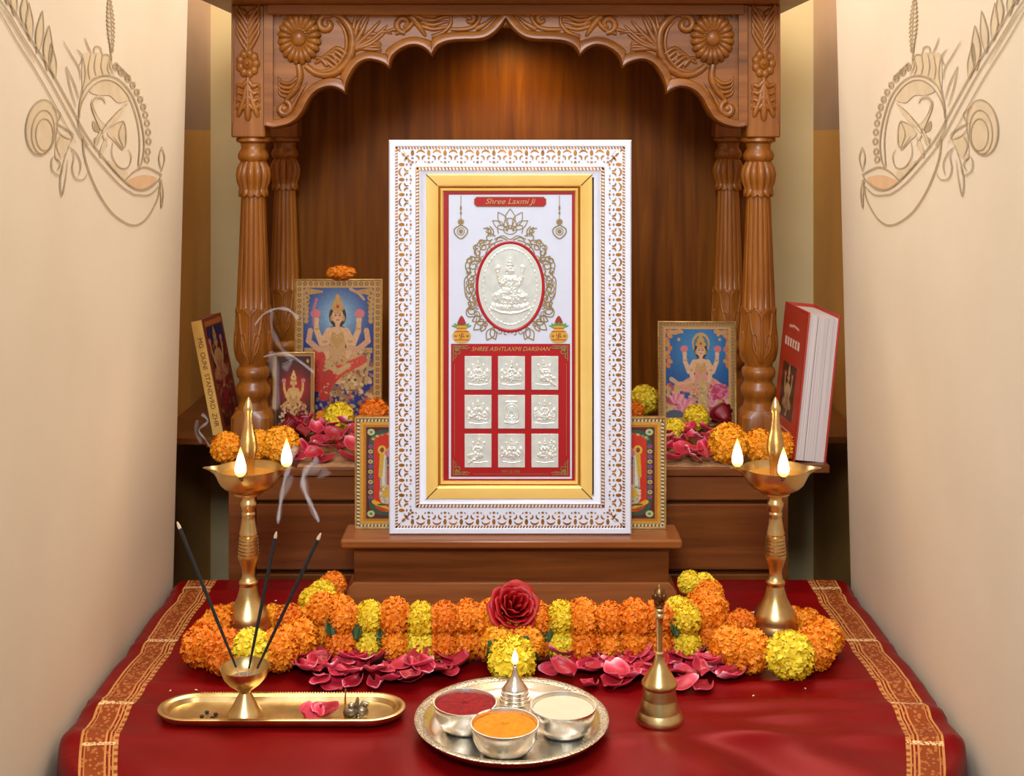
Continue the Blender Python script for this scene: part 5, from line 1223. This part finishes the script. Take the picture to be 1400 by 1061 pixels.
m = MB(); m.lathe([(r*s2, zc(y)) for r, y in ((25, 987), (25, 985), (21, 979), (15, 969), (9.5, 959), (7.5, 955), (8.5, 952), (13, 949), (22, 942), (29, 934), (32, 927), (33.5, 921.5), (34, 920), (32.6, 920), (30, 928), (22, 938), (12, 943), (1e-4, 944))], 48); m.build('goblet', BRASS, IC)
m = MB(); m.lathe([(.0001, zc(934)), (15*s2, zc(934.5)), (23*s2, zc(936.5))], 24); m.build('ash', simple('incense_ash', lin(120, 104, 86), .95, 0, .3, 300, .5), IC)
for (bx, tx, ty, Yb, Yt, lb, by) in ((330, 240, 708, 1.608, 1.60, 'leftmost incense stick, tilting left towards the wall', 930), (337, 379, 722, 1.616, 1.62, 'middle incense stick, nearly upright', 930), (344, 441, 724, 1.612, 1.60, 'rightmost incense stick, tilting right', 930)):
    b = Vector(P(bx, by, Yb)); tp = Vector(P(tx, ty, Yt)); t = thing('incense_stick', lb, 'incense stick', tuple(b)); d = tp-b
    m = MB(); m.tube([d*u for u in (0, .12)], [.0009, .0011], 8); m.build('bamboo_core', simple('bamboo', lin(196, 160, 118), .7), t)
    m = MB(); m.tube([d*u for u in (.08, .3, .6, .935)], [.0013, .0020, .0023, .0024], 10); m.build('incense_paste', BLACK, t)
    m = MB(); m.tube([d*.935, d*.95, d*.975], [.0022, .0022, .0009], 8); m.build('ash_tip', simple('pale_ash', lin(206, 180, 150), .9), t)
R.seed(21)
for (px, py, s_, dk, lb) in ((425, 980, .036, 0, 'pink rose petal lying flat on the brass tray, leftmost of three'), (438, 973, .028, 1, 'curled crimson petal on the brass tray, middle of three'), (452, 980, .030, 1, 'crimson petal on the brass tray next to the silver figurine')):
    petal(px, py, cz+.001, s_, lb, None, dk, .001, .6)
# little silver figurine
fx, fy, _ = on(485, 984, cz); FG = thing('silver_figurine', 'tiny tarnished silver figurine at the right of the brass tray', 'figurine', (fx, fy, cz)); u = fy/FPX
m = MB(); m.ell((-5*u, 0, 10*u), (11*u, 9*u, 11*u), 16, 10); m.ell((10*u, 0, 11*u), (9*u, 8*u, 9*u), 14, 9); m.ell((-4*u, -3*u, 20*u), (5*u, 5*u, 5*u), 12, 8)
m.tube([(8*u, 0, 17*u), (12*u, 0, 24*u), (18*u, 0, 22*u), (16*u, 0, 17*u)], [3*u, 3*u, 2.5*u, 1.5*u], 8); m.lathe([(14*u, 0), (13*u, 3*u), (8*u, 5*u)], 20, (2*u, 0, 0)); m.tube([(2*u, 0, 18*u), (4*u, 0, 28*u), (4*u, 0, 31*u)], [3.5*u, 2.4*u, .8*u], 8)
for j in range(10): a = j*.63; m.ell((2*u+12*u*math.cos(a), -6*u*abs(math.sin(a)), 7*u+3*u*math.sin(a*2)), (2.4*u, 2.4*u, 2.4*u), 8, 5)
m.build('body', SILVERD, FG)
m = MB(); m.tube([(-12*u, 0, 4*u), (-13*u, 0, 24*u), (-12.5*u, 0, 42*u)], [1.8*u, 1.4*u, 1.0*u], 8); m.build('thin_rod', BRASS, FG)
for j, (px, py) in enumerate(((283, 975), (290, 983), (276, 981), (295, 978))):
    m = MB(); m.ell((0, 0, .0015), (.003, .0025, .0018), 8, 5); o = m.build('charcoal_crumb', BLACK, loc=on(px, py, cz)); tag(o, 'black charcoal crumb left of the incense cup on the tray', 'charcoal', 'charcoal crumbs on the brass tray')

# ------------------------------------------------------------------ thali with bowls
HXc, HYc = -.0005, 1.578; TH = thing('thali', 'round silver thali plate with an etched rim, front centre', 'plate', (HXc, HYc, .003))
m = MB(); m.lathe([(.080, 0), (.098, .002), (.112, .0095), (.1175, .0155), (.1195, .0168)], 96, caps=False); m.lathe([(.1085, .0160), (.1075, .0150), (.1045, .0100), (.100, .0055), (.094, .0036), (.060, .0030), (.00001, .0030)], 96, caps=False)
m.lathe([(.080, 0), (.00001, 0)], 96, caps=False); m.build('plate_body', SILVER, TH)
m = MB(); m.lathe([(.1195, .0168), (.1198, .0180), (.1180, .0186), (.1120, .0176), (.1085, .0164), (.1085, .0160)], 128, caps=False); m.build('etched_rim', ETCHED, TH)
def bowl(cx, cy, r, h, label, pmat, pname, plabel, cat, heap):
    zb = .0065; t = thing('silver_bowl', label, 'bowl', (cx, cy, zb))
    m = MB(); m.lathe([(r*.50, 0), (r*.62, h*.02), (r*.82, h*.22), (r*.93, h*.5), (r*.97, h*.8), (r*1.0, h*.96), (r*.995, h), (r*.955, h), (r*.93, h*.92), (r*.90, h*.6), (r*.75, h*.25), (r*.5, h*.08), (.0001, h*.06)], 64); m.build('bowl_body', SILVER, t)
    rg = np.random.RandomState(int(r*1e5)); m = MB(); NR, NA = 22, 60; vs = [(0, 0, heap)]; z0 = h*.86
    ph = rg.rand(8)*6
    for i in range(1, NR+1):
        for j in range(NA):
            q = i/NR; a = 2*PI*j/NA; zz = heap*(1-q**2)+(.0007*math.sin(7*a+ph[0]+q*9)*math.sin(11*q+ph[1])+.0006*math.sin(13*a+ph[2])*q+rg.randn()*.00012)*(heap > .001)
            vs.append((q*r*.915*math.cos(a), q*r*.915*math.sin(a), zz if i < NR else 0))
    n0 = len(vs); vs += [(r*.80*math.cos(2*PI*j/NA), r*.80*math.sin(2*PI*j/NA), -h*.35) for j in range(NA)]
    fs = [(0, 1+j, 1+(j+1) % NA) for j in range(NA)]+[(1+(i-1)*NA+j, 1+i*NA+j, 1+i*NA+(j+1) % NA, 1+(i-1)*NA+(j+1) % NA) for i in range(1, NR) for j in range(NA)]+[(1+(NR-1)*NA+j, n0+j, n0+(j+1) % NA, 1+(NR-1)*NA+(j+1) % NA) for j in range(NA)]
    m.add(vs, fs); o = m.build(pname, pmat, loc=(cx, cy, zb+z0), sharp=60); tag(o, plabel, cat, kind='stuff')
def at(px, py, z): return on(px, py, z)[:2]
x, y = at(636, 959, .040); bowl(x, y, .0395, .0335, 'silver bowl of red powder at the left of the thali', simple('vermilion_powder', lin(128, 5, 9), .95, 0, .3, 160, .6), 'vermilion_powder', 'bright red vermilion powder filling the left silver bowl', 'powder', .0035)
x, y = at(770, 964, .040); bowl(x, y, .0405, .0335, 'silver bowl of cream paste at the right of the thali', simple('sandal_paste', lin(206, 190, 164), .6, 0, .05, 60, .1), 'sandal_paste', 'smooth cream paste filling the right silver bowl', 'paste', .0008)
x, y = at(690, 988, .040); bowl(x, y, .0410, .0335, 'silver bowl of yellow powder at the front of the thali', simple('turmeric_powder', lin(208, 126, 8), .95, 0, .2, 120, .6), 'turmeric_powder', 'deep yellow turmeric powder filling the front silver bowl', 'powder', .0035)
lx, ly = P(704, 950, 1.622)[0], 1.622; SL = thing('silver_lamp', 'small ribbed silver lamp with one flame at the back of the thali', 'oil lamp', (lx, ly, .0062)); u = ly/FPX
zl = lambda py: (972-py)*u
pr = [(15, 972), (19, 969), (21, 962)]
for k_ in range(4): y = 958-k_*5; w_ = 21.5-k_*1.0; pr += [(w_, y), (w_-.3, y-3), (w_-2, y-4)]
pr += [(16, 937), (11.5, 931), (7.5, 926), (4.5, 920), (3.4, 914), (2.8, 909), (2.0, 908)]
m = MB(); m.lathe([(r*u, zl(y)) for r, y in pr], 40); m.build('lamp_body', SILVER, SL)
m = MB(); m.tube([(0, 0, zl(910)), (0, 0, zl(904))], .0011, 6); wk = m.build('wick', BLACK, SL); flame(wk, (0, 0, zl(906.5)), .022, .02)

# ------------------------------------------------------------------ hand bell
BX, BY = P(901.5, 980, 1.612)[0], 1.612; u = BY/FPX; BL = thing('hand_bell', 'brass hand bell with an ornate dark finial, front right', 'bell', (BX, BY, .0015)); zb = lambda py: (991-py)*u
m = MB(); m.lathe([(r*u, zb(y)) for r, y in ((29, 990), (32, 991), (33, 988), (32, 984), (28.5, 977), (28, 976), (28, 975), (25, 967), (24, 962), (23.6, 961), (23.5, 960), (22.6, 950), (22.5, 948), (22.3, 946), (23.5, 944.5), (24.5, 942), (24, 939), (22, 936), (18, 929), (12, 920), (8, 913), (6, 905), (6.2, 901), (6.2, 899), (4.2, 897))], 56)
m.lathe([(29*u, zb(990)), (24*u, zb(978)), (20*u, zb(955)), (.001*u, zb(946))], 56, caps=False); m.build('bell_body', BRASS, BL)
m = MB(); m.lathe([(r*u, zb(y)) for r, y in ((4.2, 900), (4.2, 880), (5.0, 862), (5.4, 852), (7, 850), (7, 847), (5.5, 845), (6.5, 842), (6.5, 840), (5, 838))], 24); m.build('handle', BRASS, BL)
m = MB(); m.lathe([(r*u, zb(y)) for r, y in ((5, 839), (6.5, 836), (5.5, 832), (8, 828), (9, 822), (8, 815), (5, 811), (3, 808), (.1, 806))], 20)
for j in range(8): a = 2*PI*j/8; m.ell((8*u*math.cos(a), 8*u*math.sin(a), zb(822)), (2.6*u, 2.6*u, 5*u), 8, 6); m.ell((6*u*math.cos(a+.4), 6*u*math.sin(a+.4), zb(831)), (2.2*u, 2.2*u, 3*u), 8, 5)
m.build('finial', BRASSD, BL)
m = MB(); m.ell((0, 0, zb(980)), (5*u, 5*u, 6*u), 12, 8); m.tube([(0, 0, zb(978)), (0, 0, zb(946))], .0008, 6); m.build('clapper', BRASSD, BL)

RICE = simple('rice', lin(230, 216, 196), .6)
for px, py in ((1101, 942), (1068, 967), (1073, 964), (1030, 952), (1078, 958), (233, 945), (268, 944), (377, 822), (990, 818), (905, 948)):
    m = MB(); m.ell((0, 0, .0008), (.0022, .0009, .0008), 8, 5); o = m.build('rice_grain', RICE, loc=on(px, py, .0018), rot=(0, 0, px*1.3)); tag(o, 'white rice grain fallen on the red cloth', 'rice grain', 'rice grains on the cloth')

# ------------------------------------------------------------------ smoke
def smoke_mat(dens):
    n = NT('incense_smoke_haze'); n.set(Base_Color=(.9, .9, .95, 1), Roughness=1.0, Specular_IOR_Level=0)
    lw = n.n('ShaderNodeLayerWeight'); lw.inputs[0].default_value = .5; f = n.noise(60, 3, n.coord())
    core = n.math('POWER', n.math('SUBTRACT', 1.0, lw.outputs['Facing']), 1.6)
    n.l(n.math('MULTIPLY', n.math('MULTIPLY', core, dens), n.math('ADD', .3, n.math('MULTIPLY', f, 1.2))), n.b.inputs['Alpha']); return n.m
SM = smoke_mat(.13); SM2 = smoke_mat(.06)
def smoke(paths, label):
    m = MB()
    for pts, r0, r1, mi in paths:
        p = spline([P(*a) for a in pts], 6); N_ = len(p); m.tube(p, [1.9*(r0*(1-i/(N_-1))+r1*i/(N_-1))*(.75+.25*math.sin(i*.9)) for i in range(N_)], 10, mi=mi)
    o = m.build('incense_smoke', [SM, SM2], sharp=180); tag(o, label, 'smoke', kind='stuff')
smoke([([(380, 716, 1.62), (383, 690, 1.63), (388, 660, 1.64), (396, 636, 1.65), (404, 610, 1.66)], .0012, .003, 0), ([(380, 712, 1.62), (386, 680, 1.625), (399, 650, 1.63)], .0018, .004, 1)], 'thin smoke thread rising from the middle incense stick')
smoke([([(436, 714, 1.60), (428, 694, 1.61), (418, 675, 1.62), (414, 655, 1.63), (420, 640, 1.64), (434, 628, 1.65)], .0012, .003, 0), ([(434, 710, 1.6), (420, 680, 1.61), (416, 650, 1.62), (438, 640, 1.63), (444, 652, 1.63)], .002, .006, 1)], 'smoke curl rising from the rightmost incense stick')
smoke([([(348, 445, 1.9), (360, 430, 1.9), (378, 422, 1.9), (395, 424, 1.9), (408, 436, 1.9)], .0008, .0022, 0), ([(372, 425, 1.9), (372, 450, 1.9), (384, 476, 1.9), (398, 492, 1.9), (388, 505, 1.9)], .0018, .004, 1), ([(360, 488, 1.9), (378, 484, 1.9), (398, 486, 1.9), (430, 510, 1.9)], .0008, .0015, 0), ([(376, 560, 1.9), (378, 520, 1.9), (370, 480, 1.9)], .004, .005, 1)], 'drifting smoke haze before the left pillar and the small picture')
smoke([([(292, 618, 2.18), (280, 600, 2.18), (272, 588, 2.18), (284, 576, 2.18), (276, 566, 2.18)], .001, .002, 0), ([(276, 606, 2.18), (268, 592, 2.18), (270, 574, 2.18)], .002, .003, 1)], 'faint smoke curl beside the left wall near the boxed picture')
